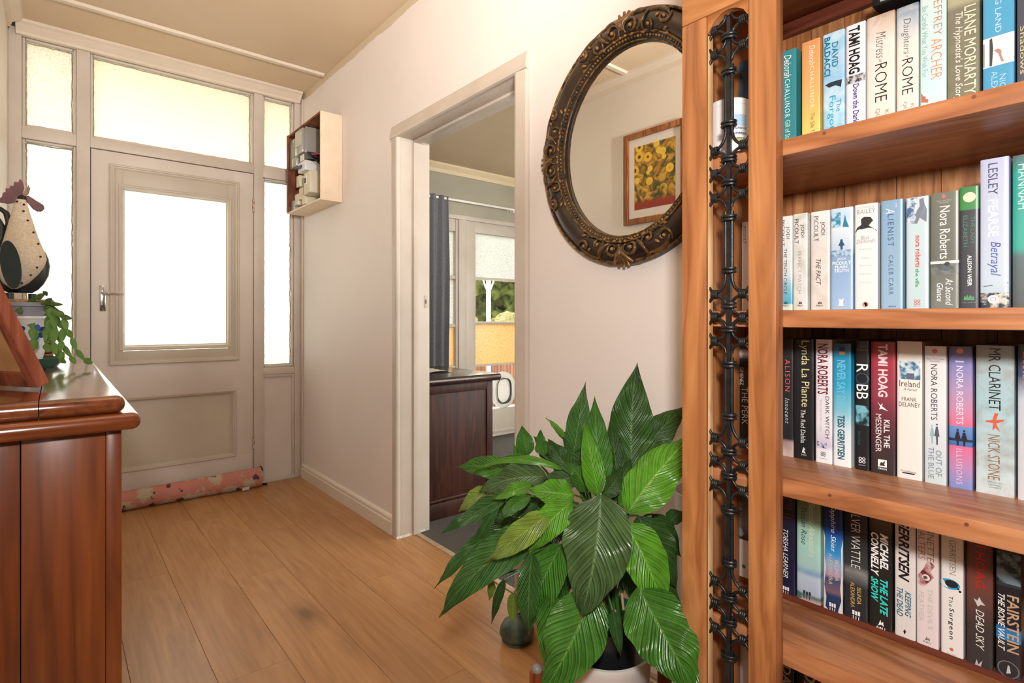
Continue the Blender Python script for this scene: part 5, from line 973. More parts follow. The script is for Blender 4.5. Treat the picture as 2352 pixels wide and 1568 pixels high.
for i in range(3):
    for j in range(3):
        ya = S0+0.04+i*0.482; za = 0.09+j*0.256; dw_ = box('drawer', (0.06, ya, za), (SF-0.003, ya+0.47, za+0.246), M['pine_y'], sb, 0.003)
        box('finger_pull_shade', (SF-0.0032, ya+0.19, za+0.205), (SF-0.0026, ya+0.28, za+0.222), M['pull_shade'], dw_)  # flat dark patch paints the shade of a recessed pull
def bullnose(name, x1, y0, y1, z0, z1, mat, mat_end=None, x0=SB_):
    bm = bmesh.new(); add_box(bm, (x0, y0, z0), (x1, y1, z1))
    es = [e_ for e_ in bm.edges if (abs(e_.verts[0].co.z-e_.verts[1].co.z) < 1e-6) and (min(v_.co.x for v_ in e_.verts) > x1-1e-5 or max(v_.co.y for v_ in e_.verts) < y0+1e-5 or min(v_.co.y for v_ in e_.verts) > y1-1e-5)]
    es += [e_ for e_ in bm.edges if abs(e_.verts[0].co.z-e_.verts[1].co.z) > 1e-3 and e_.verts[0].co.x > x1-1e-5]
    bmesh.ops.bevel(bm, geom=es, offset=(z1-z0)*0.46, segments=5, affect='EDGES', profile=0.5)
    return bm_done(name, bm, mat, sb, True, 50)
bullnose('lower_moulding', 0.1185, 1.166, 2.76, 0.854, 0.884, M['pine_x'])
bullnose('top_plank', 0.0965, 1.178, 2.748, 0.8842, 0.915, M['pine_y'], x0=-0.0195)
bm = bmesh.new(); add_box(bm, (SB_, 1.178, 0.8842), (-0.0208, 2.748, 0.915))
es = [e_ for e_ in bm.edges if abs(e_.verts[0].co.z-e_.verts[1].co.z) < 1e-6 and max(v_.co.y for v_ in e_.verts) < 1.178+1e-5]
bmesh.ops.bevel(bm, geom=es, offset=0.014, segments=5, affect='EDGES', profile=0.5); bm_done('top_plank', bm, M['pine_y'], sb, True, 50)
ST = 0.9152
# photo frame turned away, standing on its own strut
pf2 = root('photo_frame', 'brown wooden photo frame standing with its back to the viewer', 'photo frame', (-0.06, 1.42, ST))
P0 = Vector((-0.021, 1.352, ST)); ex = Vector((-0.535, 0.845, 0)).normalized(); back = Vector((-0.845, -0.535, 0)).normalized()
al = math.radians(23); upv = (Vector((0, 0, 1))*math.cos(al)+back*math.sin(al)); nb = upv.cross(ex).normalized()
if nb.dot(back) < 0: nb = -nb
red = wood('mahogany_frame', (86, 38, 24), (132, 68, 46), (156, 88, 62), 'z', 1.0, 0.4, 0.06)
def slab(name, a0, a1, b0, b1, d0, d1, mat, parent, bev=0.0015):
    pts = [P0+ex*a+upv*b_+nb*d0 for a, b_ in ((a0, b0), (a1, b0), (a1, b1), (a0, b1))]
    return prism(name, pts, nb*(d1-d0), mat, parent, bev)
lift0 = 0.02*math.sin(al)
PW, PH = 0.20, 0.27
slab('frame_bar', 0, 0.024, 0.0, PH, -0.018, 0.004, red, pf2); slab('frame_bar', PW-0.024, PW, 0.0, PH, -0.018, 0.004, red, pf2)
slab('frame_bar', 0.024, PW-0.024, 0.0, 0.028, -0.018, 0.004, red, pf2); slab('frame_bar', 0.024, PW-0.024, PH-0.028, PH, -0.018, 0.004, red, pf2)
slab('backing_board', 0.022, PW-0.022, 0.024, PH-0.024, -0.010, -0.006, mottled('tan_backing', (176, 128, 78), (190, 142, 92), 20, 0.8), pf2, 0.0)
for o_ in list(pf2.children): o_.location.z += lift0*0.9
# zygocactus in a blue flowered pot
PC = Vector((-0.056, 2.03, ST))
cp = root('potted_cactus', 'trailing leaf cactus in a white pot painted with blue flowers', 'potted plant', PC)
M['green_saucer'] = plain('green_saucer', (58, 92, 74), 0.35)
lathe('saucer', [(0.0005, 0), (0.062, 0), (0.078, 0.022), (0.080, 0.026), (0.076, 0.026), (0.060, 0.006), (0.0005, 0.006)], PC, M['green_saucer'], cp, 40)
cpm = plain('glazed_white', (226, 224, 222), 0.18, 0, 0.6, 0.3)
lathe('ceramic_pot', [(0.0005, 0.007), (0.030, 0.007), (0.030, 0.020), (0.036, 0.050), (0.052, 0.132), (0.056, 0.136), (0.056, 0.142), (0.050, 0.142), (0.046, 0.10), (0.0005, 0.09)], PC, cpm, cp, 40)
tocam = Vector((0, 0, 0))-Vector((PC.x, PC.y, 0)); a_cam = math.atan2(tocam.y, tocam.x)
def pot_r(z): return 0.036+(0.052-0.036)*(z-0.050)/0.082
def pot_pt(a, z, lift): r = pot_r(z)+lift; return PC+Vector((r*math.cos(a_cam+a), r*math.sin(a_cam+a), z))
blues = [plain('blue_glaze_dark', (34, 58, 118), 0.2), plain('blue_glaze_mid', (70, 104, 166), 0.2), plain('blue_glaze_pale', (150, 172, 208), 0.2)]
for ca, cz in ((0.45, 0.098), (-0.5, 0.10)):
    for k in range(5):
        a = 2*math.pi*k/5+0.6; cx, cy = ca+0.22*math.cos(a), cz+0.013*math.sin(a)
        mesh('painted_petal', [pot_pt(cx+0.19*math.cos(t)*math.cos(a)-0.15*math.sin(t)*math.sin(a), cy+0.0095*(math.cos(t)*math.sin(a)+0.8*math.sin(t)*math.cos(a)), 0.0006) for t in [2*math.pi*i/14 for i in range(14)]], [tuple(range(14))], blues[k % 2], cp)
    mesh('painted_band', [pot_pt(ca+x, z, 0.0004) for x, z in ((-0.1, 0.052), (0.1, 0.052), (0.14, 0.086), (-0.14, 0.086))], [(0, 1, 2, 3)], blues[2], cp)
lathe('inner_pot', [(0.040, 0.112), (0.050, 0.168), (0.057, 0.170), (0.058, 0.180), (0.054, 0.180), (0.050, 0.170), (0.044, 0.165), (0.0005, 0.165)], PC, plain('grey_nursery_pot', (142, 142, 150), 0.5), cp, 40)
M['soil'] = mottled('potting_soil', (40, 30, 22), (74, 58, 42), 160, 0.95, 0.6)
lathe('soil', [(0.0005, 0.171), (0.049, 0.168)], PC, M['soil'], cp, 24)
cg = mottled('cactus_green', (66, 104, 46), (104, 142, 66), 30, 0.35, 0.05)
def seg_mesh():
    vs, fs = [], []; rows_ = 7
    prof = [0.25, 0.75, 1.0, 1.0, 0.85, 0.62, 0.3]
    for i in range(rows_):
        f = i/(rows_-1)
        for x in (-1, -0.5, 0, 0.5, 1): vs.append((x*prof[i]*0.5, 0.09*(1-abs(x))*(0.6+prof[i]*0.4), f))
        for x in (1, 0.5, 0, -0.5, -1): vs.append((x*prof[i]*0.5, -0.05*(1-abs(x)), f))
    for i in range(rows_-1):
        for k in range(10): fs.append((i*10+k, i*10+(k+1) % 10, (i+1)*10+(k+1) % 10, (i+1)*10+k))
    fs += [tuple(range(9, -1, -1)), tuple((rows_-1)*10+k for k in range(10))]
    me = bpy.data.meshes.new('cactus_segment'); me.from_pydata(vs, [], fs); me.materials.append(cg); me.polygons.foreach_set('use_smooth', [True]*len(fs)); return me
SEG = seg_mesh()
def segment(p, q, w, roll=0.0):
    p, q = Vector(p), Vector(q); d_ = q-p; L = d_.length*1.08; z = d_.normalized(); ref = (Vector((0, 0, EYE))-p).normalized()
    x = z.cross(ref).normalized(); y = z.cross(x); m_ = Matrix((x, y, z)).transposed() @ Matrix.Rotation(roll, 3, 'Z')
    o = bpy.data.objects.new('leaf_segment', SEG); COL.objects.link(o); adopt(o, cp)
    o.location = p; o.rotation_euler = m_.to_euler(); o.scale = (w, w, L); return o
def chain(pxs, wpx, t0=1.52, t1=1.46):
    n_ = len(pxs)
    P_ = [at_t(u, v_, t0+(t1-t0)*i/(n_-1)) for i, (u, v_) in enumerate(pxs)]
    for i in range(n_-1): segment(P_[i], P_[i+1], wpx*1.5/1256*random.uniform(0.85, 1.1), random.uniform(-0.35, 0.35))
chain([(62, 697), (82, 686), (100, 676), (108, 671)], 13); chain([(70, 696), (104, 694), (118, 686)], 12); chain([(76, 696), (110, 697), (141, 699)], 10)
chain([(40, 694), (52, 708), (62, 726), (76, 752), (78, 778), (75, 803)], 17); chain([(20, 695), (34, 700), (48, 716)], 16)
chain([(90, 700), (116, 706), (118, 732), (112, 762), (106, 788), (112, 806)], 16); chain([(96, 700), (122, 720), (126, 752), (122, 785), (128, 812)], 16)
chain([(100, 700), (132, 712), (146, 730), (152, 756), (164, 774), (174, 802), (192, 824), (210, 834)], 13); chain([(104, 702), (138, 726), (162, 731)], 12)
chain([(108, 704), (136, 738), (146, 752), (142, 782), (138, 806), (142, 826)], 15); chain([(102, 720), (130, 758), (142, 790), (162, 818), (172, 834)], 13); chain([(112, 724), (106, 752), (104, 780)], 14); chain([(118, 740), (120, 780), (134, 822), (150, 832)], 12, 1.50, 1.45)
# wicker basket and metal rooster
RC = Vector((-0.074, 2.26, ST))
wk = root('wicker_basket', 'small upright wicker basket under the rooster', 'basket', RC)
wkm = mottled('wicker_cane', (120, 84, 48), (176, 136, 88), 60, 0.7, 0.1)
box('liner', RC+Vector((-0.060, -0.060, 0.002)), RC+Vector((0.060, 0.060, 0.180)), plain('basket_inner', (70, 46, 26), 0.9), wk)
L = []
for j in range(20):
    z = 0.006+j*0.0092; pts = []
    for i in range(64):
        f = i/64*4; sd = int(f); g = f-sd; a = -0.064+0.128*g; w_ = 0.0652+(0.0022 if (i+j) % 2 else -0.0012)
        x, y = ((a, -w_), (w_, a), (-a, w_), (-w_, -a))[sd]; pts.append(RC+Vector((x, y, z)))
    pts.append(pts[0]); L.append((pts, 0.0038))
ow = tubes('weave', L, wkm, wk, 5); ow['kind'] = 'stuff'
tube('rim', [RC+Vector((x, y, 0.188)) for x, y in ((-0.066, -0.066), (0, -0.068), (0.066, -0.066), (0.068, 0), (0.066, 0.066), (0, 0.068), (-0.066, 0.066), (-0.068, 0))], 0.0062, wkm, wk, 6, True)
rz0 = ST+0.195
ro = root('rooster_ornament', 'cloth-chested black metal rooster ornament with a dark red comb', 'ornament', (RC.x, RC.y, rz0))
def rp(u, v_, dy=0.0): p = on_y(u, v_, RC.y); return Vector((p.x, p.y+dy, p.z))
def hull(name, prof, mat, flat=0.62, dy=0.0, n_=20, parent=ro):
    """prof: (v, u_left, u_right) silhouette rows -> elliptical body"""
    vs, fs = [], []
    for v_, ul, ur in prof:
        a, b_ = rp(ul, v_), rp(ur, v_); c = (a+b_)/2; w_ = abs(b_.x-a.x)/2
        for k in range(n_): t = 2*math.pi*k/n_; vs.append((c.x+w_*math.cos(t), c.y+dy+w_*flat*math.sin(t), c.z))
    for i in range(len(prof)-1):
        for k in range(n_): fs.append((i*n_+k, i*n_+(k+1) % n_, (i+1)*n_+(k+1) % n_, (i+1)*n_+k))
    fs += [tuple(range(n_)), tuple(range(len(prof)*n_-1, (len(prof)-1)*n_-1, -1))]
    o = mesh(name, vs, fs, mat, parent, True, 60)
    bm = bmesh.new(); bm.from_mesh(o.data); bmesh.ops.recalc_face_normals(bm, faces=bm.faces); bm.to_mesh(o.data); bm.free(); return o
burlap = mottled('cream_burlap', (206, 188, 160), (224, 210, 186), 180, 0.9, 0.4)
blk = mottled('black_tin', (30, 34, 34), (52, 54, 52), 24, 0.42, 0.08); dgreen = mottled('dark_green_tin', (14, 24, 20), (24, 36, 30), 20, 0.55, 0.06, spec=0.25); maroon = mottled('maroon_tin', (84, 34, 36), (108, 50, 48), 24, 0.45, 0.1)
hull('belly', [(672, 18, 74), (664, 0, 88), (650, -22, 101), (630, -40, 112), (608, -46, 115), (590, -44, 112), (575, -38, 105), (562, -30, 92)], blk, 0.40, 0.012)
hull('chest', [(664, 26, 40), (650, 6, 66), (630, -6, 88), (612, -8, 102), (594, -4, 108), (580, 0, 104), (560, 6, 95), (540, 12, 87), (520, 18, 80), (500, 24, 73), (482, 30, 67), (468, 34, 63), (460, 38, 60)], burlap, 0.80, -0.014)
def plate(name, pts, dy, th, mat, bev=0.001): return prism(name, [rp(u, v_, dy) for u, v_ in pts], (0, th, 0), mat, ro, bev)
wing = [(28+24*math.cos(t)*math.cos(0.25)-54*math.sin(t)*math.sin(-0.12), 612+54*math.sin(t)*math.cos(0.12)+24*math.cos(t)*0.1) for t in [2*math.pi*i/24 for i in range(24)]]
plate('wing', wing, -0.080, 0.004, dgreen); plate('wing', [(u, v_) for u, v_ in wing], 0.050, 0.004, dgreen)
plate('comb', [(36, 466), (18, 468), (-4, 464), (0, 455), (6, 452), (6, 443), (14, 441), (13, 432), (22, 434), (24, 426), (32, 428), (33, 417), (42, 420), (46, 411), (53, 418), (56, 432), (52, 446), (44, 458)], -0.004, 0.007, maroon)
plate('wattle', [(58, 450), (64, 448), (72, 457), (82, 464), (96, 468), (103, 476), (101, 484), (90, 488), (78, 483), (68, 472), (60, 462)], -0.012, 0.010, maroon, 0.003)
plate('beak', [(51, 448), (60, 434), (67, 424), (66, 432), (70, 431), (66, 446), (58, 452)], -0.006, 0.008, mottled('brass_beak', (110, 84, 40), (150, 116, 60), 40, 0.4))
h_ = ball('head', rp(52, 457, -0.002), 0.0125, blk, ro, 2); ball('eye', rp(54, 457, -0.014), 0.004, plain('eye_black', (16, 16, 18), 0.1), h_, 2)
for tail in ([(-30, 600), (-14, 585), (6, 562), (17, 536), (20, 510), (14, 488), (0, 478), (-20, 478)], [(-30, 590), (-10, 570), (2, 545), (4, 520), (-4, 505), (-24, 500)], [(-30, 610), (-8, 596), (10, 575), (22, 548)]):
    vs, fs = tube_data([rp(u, v_, 0.01) for u, v_ in tail], [0.010, 0.0095, 0.009, 0.0085, 0.008, 0.008, 0.007, 0.005][:len(tail)], 8); mesh('tail_feather', vs, fs, blk, ro, True)
riv = plain('dark_rivet', (52, 44, 42), 0.4, 0.5)
for u, v_ in ((55, 488), (65, 510), (78, 537), (89, 564), (94, 593), (86, 617), (72, 634), (52, 652), (56, 473), (40, 466)):
    ball('rivet', rp(u, v_, -0.056 if v_ > 560 else (-0.040 if v_ > 500 else -0.030)), 0.0036, riv, ro, 1)
tube('foot', [(RC.x-0.03, RC.y-0.02, rz0), (RC.x-0.03, RC.y-0.02, rz0+0.018)], 0.010, blk, ro); tube('foot', [(RC.x+0.02, RC.y+0.02, rz0), (RC.x+0.02, RC.y+0.02, rz0+0.018)], 0.010, blk, ro)

# ------------------------------------------------------------------ next room furniture
M['darkwood'] = wood('dark_walnut', (38, 19, 13), (57, 28, 20), (72, 38, 27), 'z', 0.8, 0.5, 0.06, 0.03, 0.3, 0, 0.5, 0.0)
ch = root('chest_of_drawers', 'dark brown chest of drawers standing just inside the doorway', 'chest', (1.67, 2.8, 0))
c0, c1, cx0, cx1 = 2.448, 3.06, 1.44, 1.905
box('body', (cx0, c0+0.008, 0.0), (cx1-0.004, c1, 0.700), M['darkwood'], ch, 0.003)
box('end_frame', (cx0, c0, 0.0), (cx0+0.035, c0+0.008, 0.70), M['darkwood'], ch, 0.002); box('end_frame', (cx1-0.04, c0, 0.0), (cx1, c0+0.008, 0.70), M['darkwood'], ch, 0.002)
box('end_frame', (cx0+0.035, c0, 0.655), (cx1-0.04, c0+0.008, 0.70), M['darkwood'], ch, 0.002)
box('plinth', (cx0, c0-0.010, 0.0), (cx1+0.010, c1, 0.085), M['darkwood'], ch, 0.006); box('plinth_moulding', (cx0, c0-0.006, 0.085), (cx1+0.006, c1, 0.105), M['darkwood'], ch, 0.008)
bm = bmesh.new(); add_box(bm, (cx0-0.005, c0-0.03, 0.702), (cx1+0.045, c1+0.01, 0.742))
bmesh.ops.bevel(bm, geom=[e_ for e_ in bm.edges], offset=0.016, segments=4, affect='EDGES', profile=0.5); bm_done('top', bm, wood('dark_walnut_top', (30, 16, 14), (48, 26, 20), (66, 36, 28), 'y', 0.8, 0.22, 0.05, 0.03, 0.5, 0, 0.4, 0.4), ch, True, 50)
for j in range(3):
    d_ = box('drawer', (cx1-0.004, c0+0.04, 0.12+j*0.185), (cx1+0.008, c1-0.03, 0.29+j*0.185), M['darkwood'], ch, 0.004)
    for yk in (c0+0.15, c1-0.14): ball('knob', (cx1+0.02, yk, 0.205+j*0.185), 0.014, plain('brass_knob', (150, 120, 60), 0.3, 0.8), d_, 2)
dl = root('doily', 'crumpled white cloth runner on the dark chest', 'cloth', (1.60, 2.85, 0.742))
vs, fs = [], []
for i in range(14):
    for j in range(14):
        x, y = 1.48+i*0.022, 2.66+j*0.025; vs.append((x, y, 0.7445+0.012*max(0, noise.noise((x*22, y*22, 0)))+0.004*abs(noise.noise((x*60, y*60, 1)))))
for i in range(13):
    for j in range(13): a = i*14+j; fs.append((a, a+14, a+15, a+1))
mesh('runner', vs, fs, mottled('white_lace', (206, 200, 192), (226, 222, 214), 80, 0.9, 0.2), dl, True)
cur = root('curtain', 'dark slate grey curtain drawn back beside the french doors', 'curtain', (2.40, 3.78, 0))
vs, fs = [], []; nx, nz = 60, 16
for side in (0, 1):
    for j in range(nz+1):
        fz = j/nz; z = 2.055-fz*2.03; wv = 0.018+0.014*fz
        for i in range(nx+1):
            f = i/nx; x = 2.20+f*(0.275+0.006*math.sin(fz*6)); y = 3.775+wv*math.sin(f*22+0.8*math.sin(fz*3))+(0.002 if side else 0)
            vs.append((x, y, z))
    o0 = side*(nx+1)*(nz+1)
    for j in range(nz):
        for i in range(nx): a = o0+j*(nx+1)+i; fs.append((a, a+1, a+nx+2, a+nx+1))
mesh('curtain_cloth', vs, fs, mottled('slate_cloth', (104, 104, 108), (118, 118, 122), 90, 0.85, 0.2), cur, True)
rod = root('curtain_rail', 'white curtain rail above the french doors', 'rail', (2.9, 3.80, 2.04))
box('rail', (2.25, 3.785, 2.028), (3.75, 3.797, 2.046), M['white_paint'], rod, 0.002)
for x in (2.3, 3.19, 3.7): box('rail_bracket', (x, 3.797, 2.015), (x+0.015, RY, 2.040), M['white_paint'], rod, 0.001)
for x in (3.12, 3.15): tube('glider', [(x, 3.79, 2.028), (x, 3.79, 2.012)], 0.005, M['white_paint'], rod, 6)

# ------------------------------------------------------------------ plant corner
bl_ = Vector((1.160, 1.362, 0))
bell = root('door_stop_bell', 'squat verdigris green metal bell ornament on the floor', 'ornament', bl_)
vg = mottled('verdigris_metal', (70, 92, 88), (104, 122, 112), 26, 0.42, 0.15, metal=0.5)
lathe('body', [(0.0005, 0.004), (0.040, 0.004), (0.050, 0.012), (0.057, 0.026), (0.055, 0.042), (0.046, 0.058), (0.030, 0.070), (0.014, 0.077), (0.010, 0.084), (0.0005, 0.086)], bl_, vg, bell, 36)
tube('ring', [bl_+Vector((0.014*math.cos(a)*0.77, -0.014*math.cos(a)*0.64, 0.098+0.014*math.sin(a))) for a in [2*math.pi*i/20 for i in range(20)]], 0.0022, plain('dark_ring', (50, 52, 54), 0.35, 0.8), bell, 6, True)
tube('base_rim', [bl_+Vector((0.046*math.cos(a), 0.046*math.sin(a), 0.005)) for a in [2*math.pi*i/36 for i in range(36)]], 0.004, vg, bell, 6, True)
PCN = Vector((0.955, 0.815, 0))
stn = root('plant_stand', 'low wooden plant stand with four square posts', 'plant stand', PCN)
sw = wood('red_stand_wood', (84, 36, 18), (122, 58, 30), (146, 78, 42), 'z', 1.0, 0.4, 0.08)
ang = math.atan2(0.045, -0.168)
for k in range(4):
    a = ang+k*math.pi/2; c = PCN+Vector((0.172*math.cos(a), 0.172*math.sin(a), 0)); box('post', (c.x-0.013, c.y-0.013, 0), (c.x+0.013, c.y+0.013, 0.300), sw, stn, 0.003); ball('post_cap', (c.x, c.y, 0.304), 0.012, mottled('pewter', (110, 104, 98), (140, 134, 126), 40, 0.4), stn, 2)
for k in range(2):
    a = ang+k*math.pi/2; d_ = Vector((math.cos(a), math.sin(a), 0))
    vs, fs = tube_data([PCN-d_*0.165+Vector((0, 0, 0.09+k*0.0)), PCN+d_*0.165+Vector((0, 0, 0.09))], 0.011, 6); mesh('cross_bar', vs, fs, sw, stn)
pot2 = root('planter', 'white outer planter holding the black nursery pot', 'planter', PCN+Vector((0, 0, 0.103)))
lathe('shell', [(0.0005, 0.103), (0.078, 0.103), (0.086, 0.12), (0.103, 0.300), (0.106, 0.306), (0.106, 0.318), (0.099, 0.318), (0.096, 0.300), (0.080, 0.125), (0.0005, 0.120)], PCN, plain('white_planter', (226, 222, 216), 0.4), pot2, 48)
pl = root('peace_lily', 'large leafy peace lily in a black pot between doorway and bookcase', 'potted plant', PCN+Vector((0, 0, 0.13)))
lathe('pot', [(0.0005, 0.128), (0.058, 0.128), (0.070, 0.350), (0.076, 0.352), (0.077, 0.375), (0.071, 0.375), (0.068, 0.340), (0.0005, 0.335)], PCN, plain('black_pot', (28, 28, 30), 0.3), pl, 44)
lathe('liner', [(0.066, 0.340), (0.070, 0.392), (0.072, 0.395), (0.069, 0.396), (0.064, 0.385), (0.062, 0.345)], PCN, plain('green_liner', (24, 74, 58), 0.3), pl, 44)
lathe('soil', [(0.0005, 0.372), (0.064, 0.366)], PCN, M['soil'], pl, 24)
LM = []
def leaf_mat(name, base, vein, gloss=0.3, tipc=None):
    m, nt, b = new_mat(name); uv = nt.nodes.new('ShaderNodeUVMap'); sp = nt.nodes.new('ShaderNodeSeparateXYZ'); nt.links.new(uv.outputs[0], sp.inputs[0])
    # v: 0..1 across (0.5 = midrib)
    c_ = N(nt, 'ShaderNodeMath', operation='SUBTRACT'); c_.inputs[1].default_value = 0.5; nt.links.new(sp.outputs[1], c_.inputs[0])
    ab = N(nt, 'ShaderNodeMath', operation='ABSOLUTE'); nt.links.new(c_.outputs[0], ab.inputs[0])
    mu = N(nt, 'ShaderNodeMath', operation='MULTIPLY'); mu.inputs[1].default_value = -0.62; nt.links.new(ab.outputs[0], mu.inputs[0])
    ad = N(nt, 'ShaderNodeMath', operation='ADD'); nt.links.new(sp.outputs[0], ad.inputs[0]); nt.links.new(mu.outputs[0], ad.inputs[1])
    fr_ = N(nt, 'ShaderNodeMath', operation='MULTIPLY'); fr_.inputs[1].default_value = 125.0; nt.links.new(ad.outputs[0], fr_.inputs[0])
    si = N(nt, 'ShaderNodeMath', operation='SINE'); nt.links.new(fr_.outputs[0], si.inputs[0])
    fr2 = N(nt, 'ShaderNodeMath', operation='MULTIPLY'); fr2.inputs[1].default_value = 55.0; nt.links.new(ad.outputs[0], fr2.inputs[0]); si2 = N(nt, 'ShaderNodeMath', operation='SINE'); nt.links.new(fr2.outputs[0], si2.inputs[0])
    sm = N(nt, 'ShaderNodeMath', operation='ADD'); nt.links.new(si.outputs[0], sm.inputs[0]); nt.links.new(si2.outputs[0], sm.inputs[1])
    vr = ramp(nt, [(0.45, (0, 0, 0)), (0.95, (0.5, 0.5, 0.5))]); h = N(nt, 'ShaderNodeMapRange'); h.inputs[1].default_value = -2; h.inputs[2].default_value = 2; nt.links.new(sm.outputs[0], h.inputs[0]); nt.links.new(h.outputs[0], vr.inputs[0])
    midr = ramp(nt, [(0.012, (1, 1, 1)), (0.03, (0, 0, 0))]); nt.links.new(ab.outputs[0], midr.inputs[0])
    mxx = N(nt, 'ShaderNodeMath', operation='MAXIMUM'); nt.links.new(vr.outputs[0], mxx.inputs[0]); nt.links.new(midr.outputs[0], mxx.inputs[1])
    no = N(nt, 'ShaderNodeTexNoise', i_Scale=30, i_Detail=3); nt.links.new(coords(nt), no.inputs['Vector'])
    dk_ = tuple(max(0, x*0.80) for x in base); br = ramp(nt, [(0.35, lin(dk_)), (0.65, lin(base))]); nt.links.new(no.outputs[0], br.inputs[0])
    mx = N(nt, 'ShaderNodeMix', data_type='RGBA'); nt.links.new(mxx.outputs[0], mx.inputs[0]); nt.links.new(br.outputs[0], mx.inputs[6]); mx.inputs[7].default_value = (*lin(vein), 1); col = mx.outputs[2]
    tr_ = ramp(nt, [(0.955, (0, 0, 0)), (0.98, (1, 1, 1))]); nt.links.new(sp.outputs[0], tr_.inputs[0])
    m2 = N(nt, 'ShaderNodeMix', data_type='RGBA'); nt.links.new(tr_.outputs[0], m2.inputs[0]); nt.links.new(col, m2.inputs[6]); m2.inputs[7].default_value = (*lin(tipc or (150, 140, 60)), 1)
    nt.links.new(m2.outputs[2], b.inputs['Base Color']); b.inputs['Roughness'].default_value = gloss; b.inputs['Specular IOR Level'].default_value = 0.5
    b.inputs['Subsurface Weight'].default_value = 0.0
    tl = N(nt, 'ShaderNodeBsdfTranslucent'); nt.links.new(m2.outputs[2], tl.inputs[0])
    ms = nt.nodes.new('ShaderNodeMixShader'); ms.inputs[0].default_value = 0.18; out = nt.nodes['Material Output']
    nt.links.new(b.outputs[0], ms.inputs[1]); nt.links.new(tl.outputs[0], ms.inputs[2]); nt.links.new(ms.outputs[0], out.inputs[0])
    add_bump(nt, b, sm.outputs[0], 0.7, 0.0016)
    return m
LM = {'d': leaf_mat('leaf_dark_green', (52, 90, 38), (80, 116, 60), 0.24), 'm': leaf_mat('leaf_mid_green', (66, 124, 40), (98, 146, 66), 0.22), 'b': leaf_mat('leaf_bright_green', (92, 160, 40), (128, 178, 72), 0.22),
      'y': leaf_mat('leaf_yellow_green', (130, 160, 60), (150, 170, 84), 0.26, (206, 170, 70)), 'g': leaf_mat('leaf_grey_green', (72, 102, 56), (102, 130, 84), 0.24, (196, 160, 60)), 's': leaf_mat('leaf_glossy_striped', (60, 110, 46), (96, 130, 80), 0.18)}
petm = plain('leaf_stalk', (58, 96, 40), 0.4)
WPROF = [(0, 0.05), (0.04, 0.38), (0.10, 0.68), (0.19, 0.92), (0.30, 1.0), (0.42, 0.98), (0.54, 0.87), (0.66, 0.69), (0.77, 0.47), (0.86, 0.27), (0.93, 0.12), (0.97, 0.05), (1.0, 0.012)]
def wprof(s):
    for (a, wa), (b2, wb2) in zip(WPROF[:-1], WPROF[1:]):
        if a <= s <= b2: return wa+(wb2-wa)*(s-a)/(b2-a)
    return 0.0
leafn = [0]
def leaf(bu, bv, bt, tu, tv, tt, wpx, kind='m', arch=0.02, roll=0.0, wave=1.0, fold=0.18, side=0.0, stalk=True):
    A, B = at_t(bu, bv, bt), at_t(tu, tv, tt); D = B-A; Ln = D.length
    tocam = (Vector((0, 0, EYE))-(A+B)/2).normalized()
    nref = (tocam*0.8+Vector((0, 0, 1))*0.45).normalized(); T = D.normalized()
    S0_ = T.cross(nref).normalized(); Nn = S0_.cross(T).normalized()
    R_ = Matrix.Rotation(math.radians(roll), 3, T); S0_ = R_ @ S0_; Nn = R_ @ Nn
    sr = random.Random(leafn[0]*11+3); side += Ln*sr.uniform(-0.10, 0.10); wave *= sr.uniform(0.8, 1.5)
    C = (A+B)/2+Nn*arch+S0_*side; W_ = wpx*(bt+tt)/2/1256/2*1.10
    nr, ncol = 30, 9; vs, uvs = [], []; seed = leafn[0]*3.7; leafn[0] += 1
    for i in range(nr+1):
        s = i/nr; p = A*(1-s)**2+C*2*s*(1-s)+B*s*s; tg = ((C-A)*(1-s)+(B-C)*s).normalized()
        sd = (S0_-tg*S0_.dot(tg)).normalized(); nm = sd.cross(tg).normalized(); w_ = W_*wprof(s)
        for j in range(ncol):
            q = (j/(ncol-1))*2-1
            z = fold*w_*(abs(q)**1.2)-0.5*fold*w_
            z += wave*W_*0.17*abs(q)**1.6*noise.noise((s*5.0+seed, q*0.8, seed))*2.0
            z -= W_*0.10*(q*q)
            ww = w_*(1+0.07*wave*noise.noise((s*6+seed, q*2, 4.1)))
            vs.append(p+sd*q*ww+nm*z); uvs.append((s, j/(ncol-1)))
    fs = [(i*ncol+j, i*ncol+j+1, (i+1)*ncol+j+1, (i+1)*ncol+j) for i in range(nr) for j in range(ncol-1)]
    me = bpy.data.meshes.new('leaf'); me.from_pydata([tuple(v_) for v_ in vs], [], fs); ul = me.uv_layers.new(name='UVMap')
    for lp in me.loops: ul.data[lp.index].uv = uvs[lp.vertex_index]
    o = link('leaf', me, LM[kind], pl, True)
    if stalk:
        rr2 = random.Random(leafn[0]); a = rr2.uniform(0, 6.28); q = rr2.uniform(0.005, 0.045)
        root_ = PCN+Vector((q*math.cos(a), q*math.sin(a), 0.368)); mid = (root_+A)/2+Vector((0, 0, 0.06+0.25*max(0, 0.1)))-T*0.05
        hz = max(A.z, root_.z); mid = Vector(((root_.x*0.6+A.x*0.4), (root_.y*0.6+A.y*0.4), max(mid.z, hz-0.02)))
        pts = [root_*(1-f)**2+mid*2*f*(1-f)+A*f*f for f in [i/8 for i in range(9)]]
        tube('leaf_stalk', pts, [0.0042-0.0022*i/8 for i in range(9)], petm, o, 6)
    return o
